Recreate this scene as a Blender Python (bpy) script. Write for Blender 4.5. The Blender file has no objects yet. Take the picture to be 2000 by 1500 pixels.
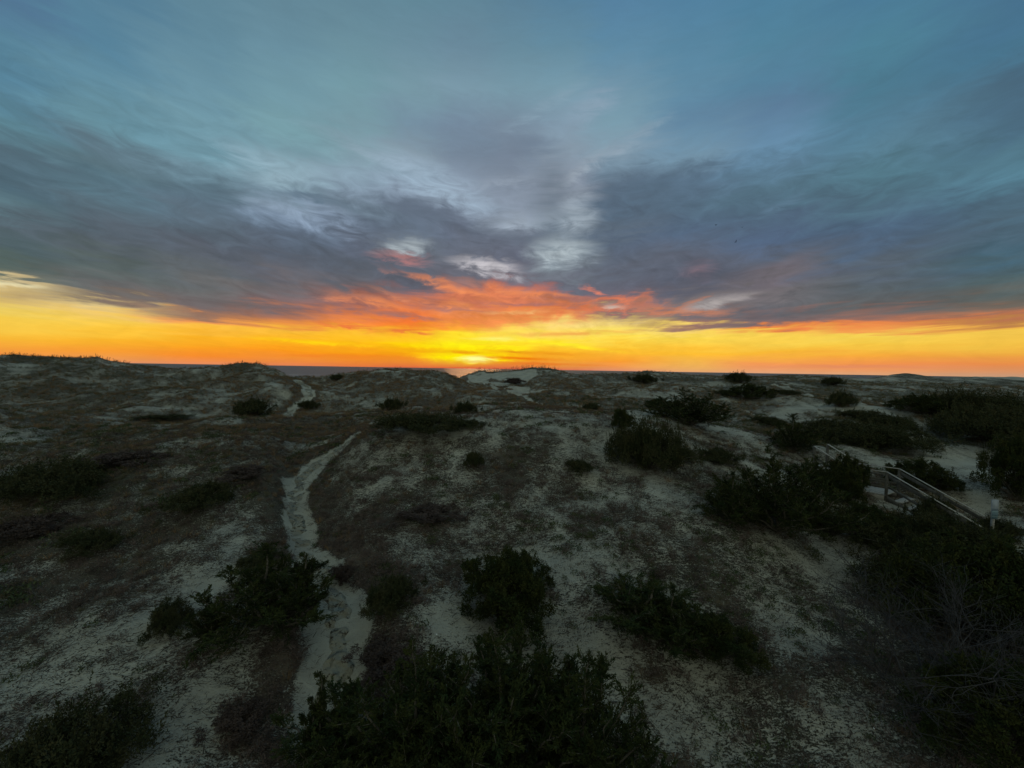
import bpy, math, random
import numpy as np
from mathutils import Matrix, Vector

# ------------------------------------------------------------------ camera
F = 753.0                       # focal length in pixels of the 2000 px wide photo
CAMZ = 8.0                      # camera height over the sea
PITCH, ROLL = math.radians(2.2), math.radians(0.92)
scene = bpy.context.scene
COL = scene.collection
cam_data = bpy.data.cameras.new('camera')
cam = bpy.data.objects.new('camera', cam_data)
COL.objects.link(cam)
MROT = Matrix.Rotation(math.radians(90) - PITCH, 4, 'X') @ Matrix.Rotation(ROLL, 4, 'Z')
cam.matrix_world = Matrix.Translation((0, 0, CAMZ)) @ MROT
cam_data.sensor_fit = 'HORIZONTAL'
cam_data.sensor_width = 36
cam_data.lens = F / 2000 * 36
cam_data.clip_start = 0.05
cam_data.clip_end = 100000
scene.camera = cam
scene.view_settings.view_transform = 'Standard'
scene.view_settings.look = 'None'
scene.view_settings.exposure = 0.0
scene.view_settings.gamma = 1.0
scene.cycles.max_bounces = 5
scene.cycles.diffuse_bounces = 3
scene.cycles.use_denoising = True

M3 = np.array([list(r)[:3] for r in MROT][:3])


def ray(px, py):
    v = M3 @ np.array([(px - 1000) / F, (750 - py) / F, -1.0])
    return v / np.linalg.norm(v)


def skyc(px, py):
    v = ray(px, py)
    return math.atan2(v[0], v[1]), v[2] / math.hypot(v[0], v[1])


def tone(c):
    """measured tint correction of the cloud colours: slate greys, softer reds"""
    x, y, z = c
    if z > x and max(c) < 150:
        return (x - 2, y - 1, z - 2)
    if x > 180 and y < 140 and z > 60:
        return (x - 4, y + 8, z - 2)
    return c


def lin(c):
    return tuple(((x / 255) / 12.92 if x / 255 <= .04045 else ((x / 255 + .055) / 1.055) ** 2.4) for x in c)


# ------------------------------------------------------------------ node helper
class NT:
    def __init__(s, tree):
        s.t = tree
        s.n = tree.nodes
        s.n.clear()

    def node(s, kind, **kw):
        nd = s.n.new(kind)
        for k, v in kw.items():
            setattr(nd, k, v)
        return nd

    def set(s, sock, v):
        if hasattr(v, 'is_linked') or isinstance(v, bpy.types.NodeSocket):
            s.t.links.new(v, sock)
        else:
            sock.default_value = v

    def math(s, op, a, b=0.0, c=0.0, clamp=False):
        nd = s.node('ShaderNodeMath', operation=op, use_clamp=clamp)
        s.set(nd.inputs[0], a)
        s.set(nd.inputs[1], b)
        if op in ('MULTIPLY_ADD', 'SMOOTH_MIN', 'WRAP'):
            s.set(nd.inputs[2], c)
        return nd.outputs[0]

    def maprange(s, v, a, b, c=0.0, d=1.0, smooth=True):
        nd = s.node('ShaderNodeMapRange', interpolation_type='SMOOTHSTEP' if smooth else 'LINEAR')
        s.set(nd.inputs['Value'], v)
        for k, x in zip(('From Min', 'From Max', 'To Min', 'To Max'), (a, b, c, d)):
            s.set(nd.inputs[k], x)
        return nd.outputs['Result']

    def mix(s, f, a, b, blend='MIX'):
        nd = s.node('ShaderNodeMix', data_type='RGBA', blend_type=blend)
        s.set(nd.inputs[0], f)
        for sock, v in ((nd.inputs[6], a), (nd.inputs[7], b)):
            if isinstance(v, tuple) and len(v) == 3:
                v = (*v, 1)
            s.set(sock, v)
        return nd.outputs[2]

    def xyz(s, x, y, z=0.0):
        nd = s.node('ShaderNodeCombineXYZ')
        s.set(nd.inputs[0], x)
        s.set(nd.inputs[1], y)
        s.set(nd.inputs[2], z)
        return nd.outputs[0]

    def noise(s, vec, scale=1.0, detail=4, rough=.5, dist=0.0):
        nd = s.node('ShaderNodeTexNoise')
        s.set(nd.inputs['Vector'], vec)
        nd.inputs['Scale'].default_value = scale
        nd.inputs['Detail'].default_value = detail
        nd.inputs['Roughness'].default_value = rough
        nd.inputs['Distortion'].default_value = dist
        return nd.outputs[0]


# ------------------------------------------------------------------ world: dusk sky
# colours of the sky by compass direction (columns) and elevation (stops)
SKY = {
    0: {0: (75, 115, 150), 90: (80, 130, 155), 170: (80, 130, 155), 240: (90, 135, 150), 300: (80, 105, 120), 350: (75, 100, 115), 390: (90, 117, 128), 440: (85, 98, 108), 480: (80, 96, 102), 520: (85, 100, 96), 538: (105, 112, 98), 548: (210, 190, 140), 580: (212, 182, 112), 600: (235, 205, 100), 620: (245, 205, 80), 640: (250, 200, 70), 660: (250, 185, 55), 680: (245, 160, 60), 695: (235, 145, 70), 705: (215, 140, 90)},
    200: {0: (80, 128, 155), 90: (82, 133, 160), 170: (95, 142, 162), 235: (100, 145, 160), 275: (92, 117, 132), 318: (88, 114, 126), 350: (85, 115, 130), 400: (85, 105, 118), 440: (86, 96, 108), 480: (86, 94, 104), 520: (92, 102, 102), 560: (105, 105, 105), 582: (120, 108, 100), 594: (215, 190, 130), 610: (240, 200, 110), 625: (248, 205, 85), 645: (252, 200, 65), 665: (250, 180, 45), 685: (245, 155, 50), 708: (215, 145, 105)},
    400: {0: (92, 135, 155), 90: (98, 142, 162), 170: (108, 152, 170), 240: (112, 155, 170), 290: (108, 150, 165), 325: (112, 145, 160), 360: (92, 117, 133), 400: (90, 110, 127), 440: (90, 102, 116), 480: (90, 95, 108), 520: (95, 100, 106), 560: (104, 104, 104), 600: (112, 102, 102), 618: (150, 112, 92), 628: (235, 150, 85), 640: (250, 190, 70), 660: (252, 180, 40), 680: (250, 160, 35), 695: (245, 140, 45), 709: (230, 140, 90)},
    550: {0: (97, 137, 155), 90: (105, 147, 165), 170: (115, 158, 172), 240: (122, 165, 175), 290: (125, 162, 175), 330: (148, 176, 190), 370: (112, 137, 152), 400: (140, 160, 180), 425: (125, 144, 167), 450: (95, 108, 128), 490: (88, 95, 110), 530: (98, 98, 108), 560: (112, 105, 108), 595: (122, 102, 102), 615: (190, 112, 90), 630: (235, 135, 70), 645: (252, 190, 60), 665: (252, 180, 30), 685: (250, 150, 30), 712: (225, 130, 80)},
    700: {0: (97, 137, 155), 90: (108, 148, 163), 170: (118, 160, 172), 240: (122, 158, 170), 300: (135, 165, 178), 350: (145, 170, 188), 380: (138, 158, 178), 410: (108, 124, 142), 440: (92, 102, 122), 480: (92, 98, 116), 520: (90, 95, 108), 560: (100, 98, 106), 585: (150, 103, 96), 600: (160, 105, 96), 615: (220, 115, 80), 632: (245, 140, 60), 645: (252, 190, 50), 670: (255, 190, 25), 692: (250, 150, 25), 715: (225, 120, 65)},
    800: {0: (95, 137, 155), 90: (108, 145, 163), 170: (122, 158, 172), 240: (120, 148, 168), 300: (135, 155, 170), 350: (155, 178, 198), 380: (138, 155, 175), 410: (102, 114, 134), 440: (100, 112, 132), 480: (105, 112, 125), 520: (95, 98, 112), 555: (95, 95, 108), 578: (150, 104, 102), 605: (232, 115, 73), 625: (245, 120, 50), 640: (240, 130, 45), 655: (255, 195, 40), 672: (255, 210, 10), 690: (250, 160, 20), 716: (220, 110, 65)},
    900: {0: (95, 135, 155), 90: (105, 140, 160), 170: (125, 158, 175), 240: (118, 140, 162), 300: (118, 135, 155), 350: (140, 155, 175), 385: (150, 165, 184), 420: (112, 122, 142), 450: (98, 105, 125), 500: (102, 104, 118), 538: (108, 104, 116), 552: (135, 104, 106), 570: (225, 116, 88), 590: (212, 110, 84), 605: (232, 130, 90), 625: (240, 128, 70), 640: (252, 165, 55), 655: (255, 225, 50), 685: (255, 215, 12), 718: (220, 100, 60)},
    1000: {0: (88, 130, 155), 90: (102, 142, 162), 170: (122, 158, 175), 240: (122, 142, 162), 300: (118, 132, 152), 350: (130, 142, 160), 400: (140, 152, 170), 432: (155, 167, 182), 460: (112, 117, 136), 500: (100, 102, 120), 545: (115, 108, 120), 560: (165, 106, 102), 575: (230, 118, 88), 590: (212, 110, 86), 610: (243, 128, 75), 630: (242, 150, 80), 645: (255, 220, 90), 670: (255, 228, 45), 692: (250, 160, 22), 720: (215, 105, 70)},
    1100: {0: (82, 130, 160), 90: (98, 142, 165), 170: (122, 160, 178), 240: (135, 160, 180), 300: (140, 158, 175), 350: (145, 155, 172), 400: (130, 140, 156), 430: (140, 154, 168), 460: (112, 125, 142), 490: (140, 155, 166), 530: (120, 127, 138), 558: (106, 106, 120), 578: (175, 108, 100), 590: (190, 108, 92), 604: (228, 115, 75), 620: (240, 150, 85), 635: (250, 212, 115), 670: (255, 225, 50), 692: (252, 175, 38), 722: (220, 120, 80)},
    1200: {0: (80, 130, 165), 90: (90, 140, 170), 170: (112, 152, 175), 240: (125, 162, 180), 300: (138, 162, 180), 325: (122, 148, 168), 365: (90, 108, 130), 420: (82, 98, 120), 470: (85, 98, 122), 520: (95, 98, 112), 560: (100, 98, 112), 585: (112, 100, 110), 598: (225, 113, 85), 612: (140, 112, 108), 628: (235, 200, 110), 645: (250, 225, 100), 660: (253, 220, 80), 680: (252, 195, 50), 705: (248, 155, 50), 724: (215, 140, 110)},
    1350: {0: (75, 130, 165), 90: (82, 135, 165), 170: (92, 140, 168), 240: (95, 135, 165), 270: (105, 145, 172), 310: (118, 152, 175), 340: (88, 113, 138), 400: (78, 100, 122), 450: (80, 98, 125), 500: (95, 98, 115), 540: (88, 92, 108), 570: (100, 98, 110), 590: (120, 112, 115), 604: (205, 118, 92), 618: (115, 108, 112), 632: (155, 115, 100), 642: (250, 215, 110), 660: (250, 215, 80), 690: (252, 188, 50), 728: (220, 160, 120)},
    1500: {0: (70, 128, 160), 90: (75, 132, 160), 170: (80, 130, 160), 220: (88, 125, 158), 280: (103, 146, 178), 320: (88, 122, 147), 360: (80, 112, 132), 420: (75, 100, 122), 460: (80, 98, 128), 500: (92, 98, 115), 540: (112, 104, 112), 580: (113, 107, 110), 610: (100, 98, 105), 632: (125, 105, 105), 640: (235, 125, 70), 650: (248, 210, 85), 670: (248, 205, 75), 690: (250, 185, 55), 712: (242, 152, 85), 728: (220, 160, 120)},
    1700: {0: (65, 122, 155), 90: (70, 130, 155), 170: (68, 120, 145), 240: (78, 125, 150), 300: (84, 128, 150), 350: (78, 120, 138), 400: (75, 105, 125), 440: (75, 98, 125), 480: (78, 95, 118), 520: (88, 98, 112), 560: (90, 98, 105), 600: (100, 100, 102), 622: (150, 108, 95), 632: (235, 125, 75), 646: (240, 160, 80), 654: (245, 210, 85), 675: (245, 200, 70), 695: (245, 170, 60), 712: (240, 145, 80), 730: (220, 160, 115)},
    2000: {0: (60, 110, 145), 90: (62, 115, 145), 170: (65, 100, 125), 240: (68, 105, 130), 300: (78, 120, 140), 350: (83, 130, 150), 390: (75, 105, 125), 440: (75, 98, 115), 480: (70, 98, 115), 540: (82, 100, 105), 580: (98, 100, 95), 598: (115, 103, 92), 612: (180, 112, 80), 625: (190, 120, 75), 635: (235, 175, 75), 650: (245, 200, 80), 670: (240, 190, 70), 690: (235, 165, 65), 710: (230, 140, 75), 733: (200, 150, 115)},
}
# clouds and gaps with a shape of their own: (px, py, half width, half height, tilt deg, colour, strength, hardness)
CLOUDS = [
    (1175, 460, 140, 26, -6, (92, 103, 120), 0.85),
    (1240, 505, 170, 30, -4, (92, 98, 115), 0.6),
    (1005, 462, 110, 20, 8, (98, 105, 122), 0.85),
    (1130, 335, 80, 11, -35, (165, 176, 188), 0.5),
    (1215, 290, 110, 12, -28, (155, 172, 188), 0.45),
    (720, 300, 120, 14, 14, (150, 172, 188), 0.4),
    (980, 355, 90, 13, -8, (150, 162, 178), 0.5),
    (1060, 210, 110, 12, -30, (145, 170, 188), 0.4),
    (925, 688, 130, 17, 0, (255, 232, 10), 0.7),
    (790, 482, 55, 16, -8, (175, 185, 190), 0.8),
    (785, 503, 62, 12, 0, (170, 112, 110), 0.8),
    (955, 522, 75, 15, 8, (205, 200, 205), 0.9),
    (1095, 492, 72, 30, 0, (180, 192, 198), 0.8),
    (1125, 420, 40, 45, 10, (165, 178, 190), 0.7),
    (1405, 588, 75, 10, -10, (165, 157, 155), 0.8),
    (610, 415, 105, 28, 12, (150, 170, 195), 0.75),
    (850, 355, 130, 32, 18, (165, 188, 208), 0.7),
    (560, 325, 120, 20, 5, (150, 180, 195), 0.6),
    (600, 385, 80, 10, 3, (98, 118, 138), 0.8),
    (820, 408, 75, 20, 3, (98, 108, 128), 0.85),
    (1075, 370, 40, 70, 10, (104, 116, 132), 0.55),
    (1260, 380, 110, 40, -25, (82, 103, 125), 0.7),
    (1530, 400, 60, 12, -25, (95, 125, 150), 0.6),
    (1160, 200, 60, 30, -30, (148, 170, 190), 0.55),
    (1050, 285, 60, 30, 20, (108, 122, 145), 0.5),
    (100, 318, 150, 12, 6, (76, 98, 112), 0.7),
    (720, 590, 90, 9, 6, (250, 136, 86), 0.8),
    (880, 560, 120, 9, 12, (250, 136, 86), 0.7),
    (1030, 572, 150, 12, 8, (252, 136, 82), 0.6),
    (840, 592, 130, 9, 8, (246, 134, 84), 0.6),
    (800, 618, 70, 6, 4, (140, 110, 108), 0.7),
    (1195, 600, 28, 6, 0, (200, 175, 160), 0.8),
    (760, 565, 110, 9, 8, (112, 102, 108), 0.6),
    (1010, 596, 120, 4, 2, (165, 112, 108), 0.6),
    (880, 604, 100, 4, 3, (160, 112, 108), 0.6),
    (1120, 588, 90, 6, 6, (140, 106, 110), 0.6),
    (660, 600, 110, 7, 5, (135, 105, 105), 0.6),
    (1000, 612, 70, 5, -3, (240, 190, 120), 0.7),
    (700, 638, 90, 5, 2, (225, 110, 60), 0.8),
    (800, 648, 60, 4, 2, (225, 110, 60), 0.7),
    (1130, 650, 160, 5, -2, (235, 165, 75), 0.7),
    (1150, 633, 130, 8, -2, (252, 225, 130), 0.6),
    (640, 670, 130, 4, 2, (255, 215, 20), 0.8),
    (960, 662, 55, 4, 0, (255, 250, 130), 0.8),
    (930, 676, 110, 14, 0, (255, 245, 15), 0.7),
    (1100, 673, 110, 4, 7, (255, 240, 40), 0.7),
    (925, 700, 85, 10, 0, (255, 240, 0), 0.95),
    (928, 702, 38, 7, 0, (255, 255, 150), 1.0),
    (880, 687, 90, 4, 1, (235, 150, 20), 0.8),
    (1040, 689, 110, 3.5, 2, (225, 130, 25), 0.8),
    (1010, 700, 90, 4, 2, (240, 125, 15), 0.8),
    (700, 698, 160, 4, 0, (240, 125, 40), 0.6),
    (1030, 710, 160, 3, 1, (230, 105, 25), 0.6),
    (320, 606, 110, 9, 6, (160, 130, 105), 0.7),
    (50, 578, 60, 8, -4, (175, 150, 105), 0.8),
    (40, 556, 55, 6, 5, (235, 222, 175), 0.7),
    (1640, 716, 300, 3.5, -0.4, (225, 140, 95), 0.7),
    (1600, 638, 120, 6, 1, (238, 125, 75), 0.7),
    (1820, 618, 130, 8, -2, (215, 120, 85), 0.55),
    (1360, 530, 30, 25, -30, (140, 108, 115), 0.5),
    (1165, 562, 28, 5, 25, (225, 118, 100), 0.8),
    (1330, 560, 90, 22, -15, (88, 90, 106), 0.6),
]
SUN_AZ, SUN_W = skyc(925, 700)
world = bpy.data.worlds.new('World')
scene.world = world
world.use_nodes = True
W = NT(world.node_tree)
tc = W.node('ShaderNodeTexCoord').outputs['Generated']
sep = W.node('ShaderNodeSeparateXYZ')
W.set(sep.inputs[0], tc)
dx, dy, dz = sep.outputs
az = W.math('ARCTAN2', dx, dy)
horiz = W.math('SQRT', W.math('ADD', W.math('MULTIPLY', dx, dx), W.math('MULTIPLY', dy, dy)))
w = W.math('DIVIDE', dz, W.math('MAXIMUM', horiz, 0.02))
wpos = W.math('MAXIMUM', w, 0.0)
# cloud deck coordinates: where the ray meets a high level deck, streaks run away from the viewer
inv = W.math('DIVIDE', 1.0, W.math('ADD', W.math('MAXIMUM', dz, 0.0), 0.06))
qx, qy = W.math('MULTIPLY', dx, inv), W.math('MULTIPLY', dy, inv)
nA = W.noise(W.xyz(W.math('MULTIPLY', qx, 1.1), W.math('MULTIPLY', qy, .46)), 1.9, 5, .52, .7)
nB = W.noise(W.xyz(W.math('MULTIPLY', qx, 2.6), W.math('MULTIPLY', qy, 1.1), 7.3), 1.5, 5, .55, .9)
nC = W.noise(W.xyz(W.math('MULTIPLY', az, 3.0), W.math('MULTIPLY', w, 34.0), 3.1), 1.6, 5, .55, .6)
nD = W.noise(W.xyz(W.math('MULTIPLY', az, 2.2), W.math('MULTIPLY', w, 9.0), 9.1), 2.6, 6, .6, .5)
nE = W.noise(W.xyz(W.math('MULTIPLY', W.math('ADD', az, W.math('MULTIPLY', w, .35)), 6.0), W.math('MULTIPLY', w, 15.0), 4.4), 2.2, 6, .62, 1.1)
cE = W.math('SUBTRACT', nE, .5)
high = W.maprange(wpos, 0.03, 0.22)
cA = W.math('SUBTRACT', nA, .5)
cB = W.math('SUBTRACT', nB, .5)
cC = W.math('SUBTRACT', nC, .5)
cD = W.math('SUBTRACT', nD, .5)
dwh = W.math('ADD', W.math('MULTIPLY', cA, .10), W.math('MULTIPLY', cB, .05))
dwh = W.math('ADD', dwh, W.math('MULTIPLY', cE, .05))
dwh = W.math('MULTIPLY', W.math('MULTIPLY', dwh, high), W.maprange(wpos, .5, .8, 1.0, .45))
dwl = W.math('MULTIPLY', cC, W.maprange(wpos, 0.0, 0.10, 0.005, 0.065))
dwl = W.math('MULTIPLY', dwl, W.maprange(wpos, 0.16, 0.35, 1.0, 0.2))
w2 = W.math('ADD', W.math('ADD', wpos, dwh), dwl)
az2 = W.math('ADD', az, W.math('MULTIPLY', cD, W.maprange(wpos, 0, .25, .10, .16)))
tpos = W.math('POWER', W.math('DIVIDE', W.math('MAXIMUM', w2, 0.0), 1.15), .5)
cur, prev_az = None, None
for px in sorted(SKY):
    rampn = W.node('ShaderNodeValToRGB')
    W.set(rampn.inputs[0], tpos)
    cr = rampn.color_ramp
    cr.interpolation = 'LINEAR'
    stops = sorted((math.sqrt(max(skyc(px, py)[1], 0) / 1.15), c) for py, c in SKY[px].items())
    cr.elements[0].position = stops[0][0]
    cr.elements[0].color = (*lin(stops[0][1]), 1)
    cr.elements[1].position = stops[-1][0]
    cr.elements[1].color = (*lin(stops[-1][1]), 1)
    for p_, c in stops[1:-1]:
        e = cr.elements.new(p_)
        e.color = (*lin(tone(c)), 1)
    a_here = skyc(px, 450)[0]
    if cur is None:
        cur = rampn.outputs[0]
    else:
        cur = W.mix(W.maprange(az2, prev_az, a_here), cur, rampn.outputs[0])
    prev_az = a_here
# shaped clouds
baz = W.math('ADD', W.math('ADD', az, W.math('MULTIPLY', cB, .05)), W.math('MULTIPLY', cD, .07))
bw = W.math('ADD', wpos, W.math('MULTIPLY', W.math('ADD', W.math('ADD', W.math('MULTIPLY', cA, .4), W.math('MULTIPLY', cE, .8)), W.math('MULTIPLY', cD, .6)), W.maprange(wpos, 0.01, .3, .010, .07)))
bvec = W.xyz(baz, bw)
ragged = W.maprange(W.math('ADD', nE, nC), .72, 1.22, .2, 1.25)
for (px, py, rx, ry, tilt, c, s_) in CLOUDS:
    a0, w0 = skyc(px, py)
    a1 = skyc(px + rx, py)[0]
    w1 = skyc(px, py - ry)[1]
    mp = W.node('ShaderNodeMapping', vector_type='TEXTURE')
    W.set(mp.inputs['Vector'], bvec)
    mp.inputs['Location'].default_value = (a0, w0, 0)
    mp.inputs['Rotation'].default_value = (0, 0, math.radians(-tilt))
    mp.inputs['Scale'].default_value = (abs(a1 - a0) * 1.35, abs(w1 - w0) * 1.5, 1)
    ln = W.node('ShaderNodeVectorMath', operation='LENGTH')
    W.set(ln.inputs[0], mp.outputs[0])
    f = W.math('MULTIPLY', W.math('MULTIPLY', W.maprange(ln.outputs['Value'], 1.0, 0.1, 0.0, 1.0), s_), ragged, clamp=True)
    cur = W.mix(f, cur, lin(tone(c)))
# fine brightness texture of the cloud deck
tex = W.math('ADD', W.math('ADD', W.math('MULTIPLY', cB, .35), W.math('MULTIPLY', cD, .35)), W.math('MULTIPLY', cE, .8))
amp = W.maprange(wpos, .02, .18, .25, 1.0)
amp = W.math('MULTIPLY', amp, W.maprange(wpos, .35, .62, 1.0, .22))
gain = W.math('ADD', 1.0, W.math('MULTIPLY', tex, amp))
gc = W.node('ShaderNodeCombineXYZ')
for i in range(3):
    W.set(gc.inputs[i], gain)
cur = W.mix(1.0, cur, gc.outputs[0], 'MULTIPLY')
# away from the sunset: unseen sky, tinted grey-green and brightened to light the ground
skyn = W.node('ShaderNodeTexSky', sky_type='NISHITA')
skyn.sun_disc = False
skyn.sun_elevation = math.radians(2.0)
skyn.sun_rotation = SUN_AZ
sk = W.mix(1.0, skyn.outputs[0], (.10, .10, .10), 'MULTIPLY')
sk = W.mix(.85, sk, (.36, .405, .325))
cur = W.mix(W.maprange(wpos, .07, .4, 0.0, .20), cur, lin((108, 124, 132)))
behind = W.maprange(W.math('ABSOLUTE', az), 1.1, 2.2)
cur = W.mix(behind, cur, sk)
below = W.maprange(w, -.004, -.0005, 1.0, 0.0)
cur = W.mix(below, cur, lin((60, 58, 58)))
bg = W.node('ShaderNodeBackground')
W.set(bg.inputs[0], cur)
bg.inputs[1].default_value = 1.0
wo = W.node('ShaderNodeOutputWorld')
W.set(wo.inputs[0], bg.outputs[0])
world.cycles.sampling_method = 'MANUAL'
world.cycles.sample_map_resolution = 512

# low sun behind thin cloud at the horizon
sd = bpy.data.lights.new('sun', 'SUN')
sd.energy = 0.35
sd.angle = math.radians(8)
sd.color = (1.0, .45, .16)
sun = bpy.data.objects.new('sun', sd)
COL.objects.link(sun)
sv = Vector((math.sin(SUN_AZ), math.cos(SUN_AZ), math.tan(math.radians(2.0))))
sun.rotation_euler = sv.to_track_quat('Z', 'Y').to_euler()
sun.location = (0, 0, 60)

# ------------------------------------------------------------------ terrain heights
rng = np.random.default_rng(7)
random.seed(7)


def hash2(ix, iy, seed):
    h = (ix.astype(np.int64) * 374761393 + iy.astype(np.int64) * 668265263 + seed * 1442695041) & 0xFFFFFFFF
    h = ((h ^ (h >> 13)) * 1274126177) & 0xFFFFFFFF
    return ((h ^ (h >> 16)) & 0xFFFFFF) / float(0xFFFFFF)


def vnoise(x, y, seed=0):
    ix, iy = np.floor(x), np.floor(y)
    fx, fy = x - ix, y - iy
    fx, fy = fx * fx * (3 - 2 * fx), fy * fy * (3 - 2 * fy)
    a, b = hash2(ix, iy, seed), hash2(ix + 1, iy, seed)
    c, d = hash2(ix, iy + 1, seed), hash2(ix + 1, iy + 1, seed)
    return (a * (1 - fx) + b * fx) * (1 - fy) + (c * (1 - fx) + d * fx) * fy


def fbm(x, y, seed=0, oct=3):
    t, a, s = 0, .5, 0
    for i in range(oct):
        cx, sx = math.cos(i * .9), math.sin(i * .9)
        t = t + a * (vnoise(x * cx - y * sx, x * sx + y * cx, seed + i * 17) - .5)
        s += a
        a *= .5
        x, y = x * 2.03, y * 2.03
    return t / s * 2


D = np.array([4, 6, 8, 11, 15, 20, 26, 32, 40, 48, 58, 72, 88, 110, 150, 205, 300, 1000])
FARL = [-6.9, -8.0, -9.5, -12]
TAB = {
    0: [-6.3, -6.2, -6.0, -5.6, -5.0, -4.4, -3.9, -4.2, -2.6, -.4, 1.1, -.8, -3, -5],
    100: [-6.3, -6.2, -5.95, -5.5, -4.9, -4.3, -3.9, -4.3, -2.8, -.6, 1.08, -.8, -3, -5],
    185: [-6.3, -6.2, -5.9, -5.4, -4.8, -4.1, -3.9, -4.4, -3.0, -1.1, .95, -1, -3, -5],
    215: [-6.3, -6.2, -5.9, -5.4, -4.75, -4.1, -3.85, -4.4, -3.1, -1.3, .2, -1.6, -3.4, -5],
    330: [-6.3, -6.2, -5.85, -5.3, -4.6, -4.0, -3.7, -4.3, -3.4, -1.8, -.5, -2, -3.6, -5],
    400: [-6.3, -6.2, -5.8, -5.2, -4.5, -3.9, -3.6, -4.2, -3.5, -2.0, -.75, -2.2, -3.8, -5],
    500: [-6.3, -6.2, -5.8, -5.2, -4.4, -3.9, -3.7, -4.3, -3.4, -1.8, .02, -2.2, -3.8, -5],
    528: [-6.3, -6.2, -5.8, -5.2, -4.5, -4.0, -3.7, -4.3, -3.4, -1.9, -.1, -2.4, -4, -5.2],
    575: [-6.3, -6.2, -5.9, -5.4, -4.9, -4.4, -3.9, -4.2, -3.3, -2.2, -1.4, -3, -4.6, -5.6],
    640: [-6.3, -6.2, -5.9, -5.3, -4.8, -4.1, -3.8, -4.1, -3.4, -2.2, -1.05, -3, -4.5, -5.5],
    700: [-6.3, -6.2, -5.85, -5.15, -4.3, -3.6, -3.5, -3.9, -3.5, -2.1, -.65, -2.6, -4.2, -5.5],
    760: [-6.3, -6.2, -5.8, -5.0, -4.0, -3.2, -3.2, -3.8, -3.4, -1.9, -.3, -2.6, -4.2, -5.5],
    830: [-6.3, -6.2, -5.75, -4.9, -3.9, -2.9, -2.9, -3.8, -3.4, -1.8, .05, -2.6, -4, -5.5],
    870: [-6.3, -6.2, -5.75, -4.9, -3.85, -2.8, -2.85, -3.7, -3.3, -2.1, -.55, -3, -3.4, -5.5],
    930: [-6.3, -6.2, -5.75, -4.9, -3.8, -2.7, -2.8, -3.6, -3.2, -2.6, -2.2, -2.9, -.9, -4.5],
    985: [-6.3, -6.2, -5.7, -4.85, -3.8, -2.65, -2.75, -3.5, -3.1, -3.1, -3.3, -2.8, -.4, -4],
    1020: [-6.3, -6.2, -5.7, -4.8, -3.75, -2.6, -2.7, -3.4, -3.0, -3.3, -3.7, -2.3, .1, -3.5],
    1048: [-6.3, -6.2, -5.7, -4.8, -3.75, -2.6, -2.7, -3.4, -3.0, -3.1, -2.6, -1.7, .5, -3],
    1080: [-6.3, -6.2, -5.7, -4.8, -3.7, -2.6, -2.7, -3.4, -3.0, -2.8, -2.1, -1.0, .2, -3],
    1130: [-6.3, -6.2, -5.7, -4.75, -3.7, -2.6, -2.65, -3.3, -3.1, -2.8, -2.2, -1.2, -.8, -3],
    1200: [-6.3, -6.2, -5.7, -4.7, -3.7, -2.6, -2.6, -3.3, -3.2, -2.9, -2.3, -1.4, -.5, -3],
    1275: [-6.3, -6.2, -5.7, -4.6, -3.7, -2.75, -2.8, -3.4, -3.3, -2.9, -2.4, -1.4, .05, -3],
    1350: [-6.3, -6.2, -5.7, -4.65, -3.85, -3.1, -3.2, -3.5, -3.3, -2.9, -2.4, -1.5, -.4, -2.6],
    1420: [-6.3, -6.2, -5.75, -4.7, -4.1, -3.5, -3.5, -3.7, -3.4, -2.9, -2.4, -1.5, -.45, -2.5],
    1550: [-6.3, -6.2, -5.8, -5.0, -4.7, -4.3, -3.9, -3.6, -3.0, -2.7, -2.2, -1.5, -.9, -.4],
    1690: [-6.3, -6.25, -5.9, -5.35, -5.2, -4.7, -4.3, -3.6, -3.2, -3.0, -2.7, -2.2, -1.6, -1.0],
    1765: [-6.3, -6.3, -6.0, -5.5, -5.4, -4.9, -4.5, -3.8, -3.4, -3.1, -2.8, -2.2, -1.5, .6],
    1845: [-6.3, -6.3, -6.1, -5.8, -5.6, -5.1, -4.6, -4.0, -3.5, -3.1, -2.8, -2.2, -1.5, -.5],
    1890: [-6.3, -6.3, -6.15, -5.9, -5.7, -5.2, -4.7, -4.1, -3.6, -3.1, -2.8, -2.2, -1.5, 0.0],
    2000: [-6.3, -6.35, -6.2, -6.0, -5.8, -5.3, -4.8, -4.2, -3.7, -3.2, -2.9, -2.2, -1.4, 0.0],
}
pxs = sorted(TAB)
azc = np.array([math.atan((p - 1000) / F) for p in pxs])
LD = np.log(D)
T = np.array([TAB[p] + FARL for p in pxs])
for i_, p_ in enumerate(pxs):
    if 740 <= p_ <= 1360:           # the rounded near hump
        k_ = math.sin(math.pi * (p_ - 700) / 700)
        T[i_, 4:8] += np.array([.12, .26, .18, -.35]) * k_
T[:, 10] -= .30
T[:, 12] -= .33
T[:, 13] -= .05


def pchip(x, y, xq):
    h = np.diff(x)
    d = np.diff(y) / h
    m = np.zeros(len(x))
    for i in range(1, len(x) - 1):
        if d[i - 1] * d[i] > 0:
            w1, w2 = 2 * h[i] + h[i - 1], h[i] + 2 * h[i - 1]
            m[i] = (w1 + w2) / (w1 / d[i - 1] + w2 / d[i])
    m[0], m[-1] = d[0], d[-1]
    k = np.clip(np.searchsorted(x, xq) - 1, 0, len(x) - 2)
    t = (xq - x[k]) / h[k]
    return ((1 + 2 * t) * (1 - t) ** 2 * y[k] + t * (1 - t) ** 2 * h[k] * m[k]
            + t * t * (3 - 2 * t) * y[k + 1] + t * t * (t - 1) * h[k] * m[k + 1])


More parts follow.
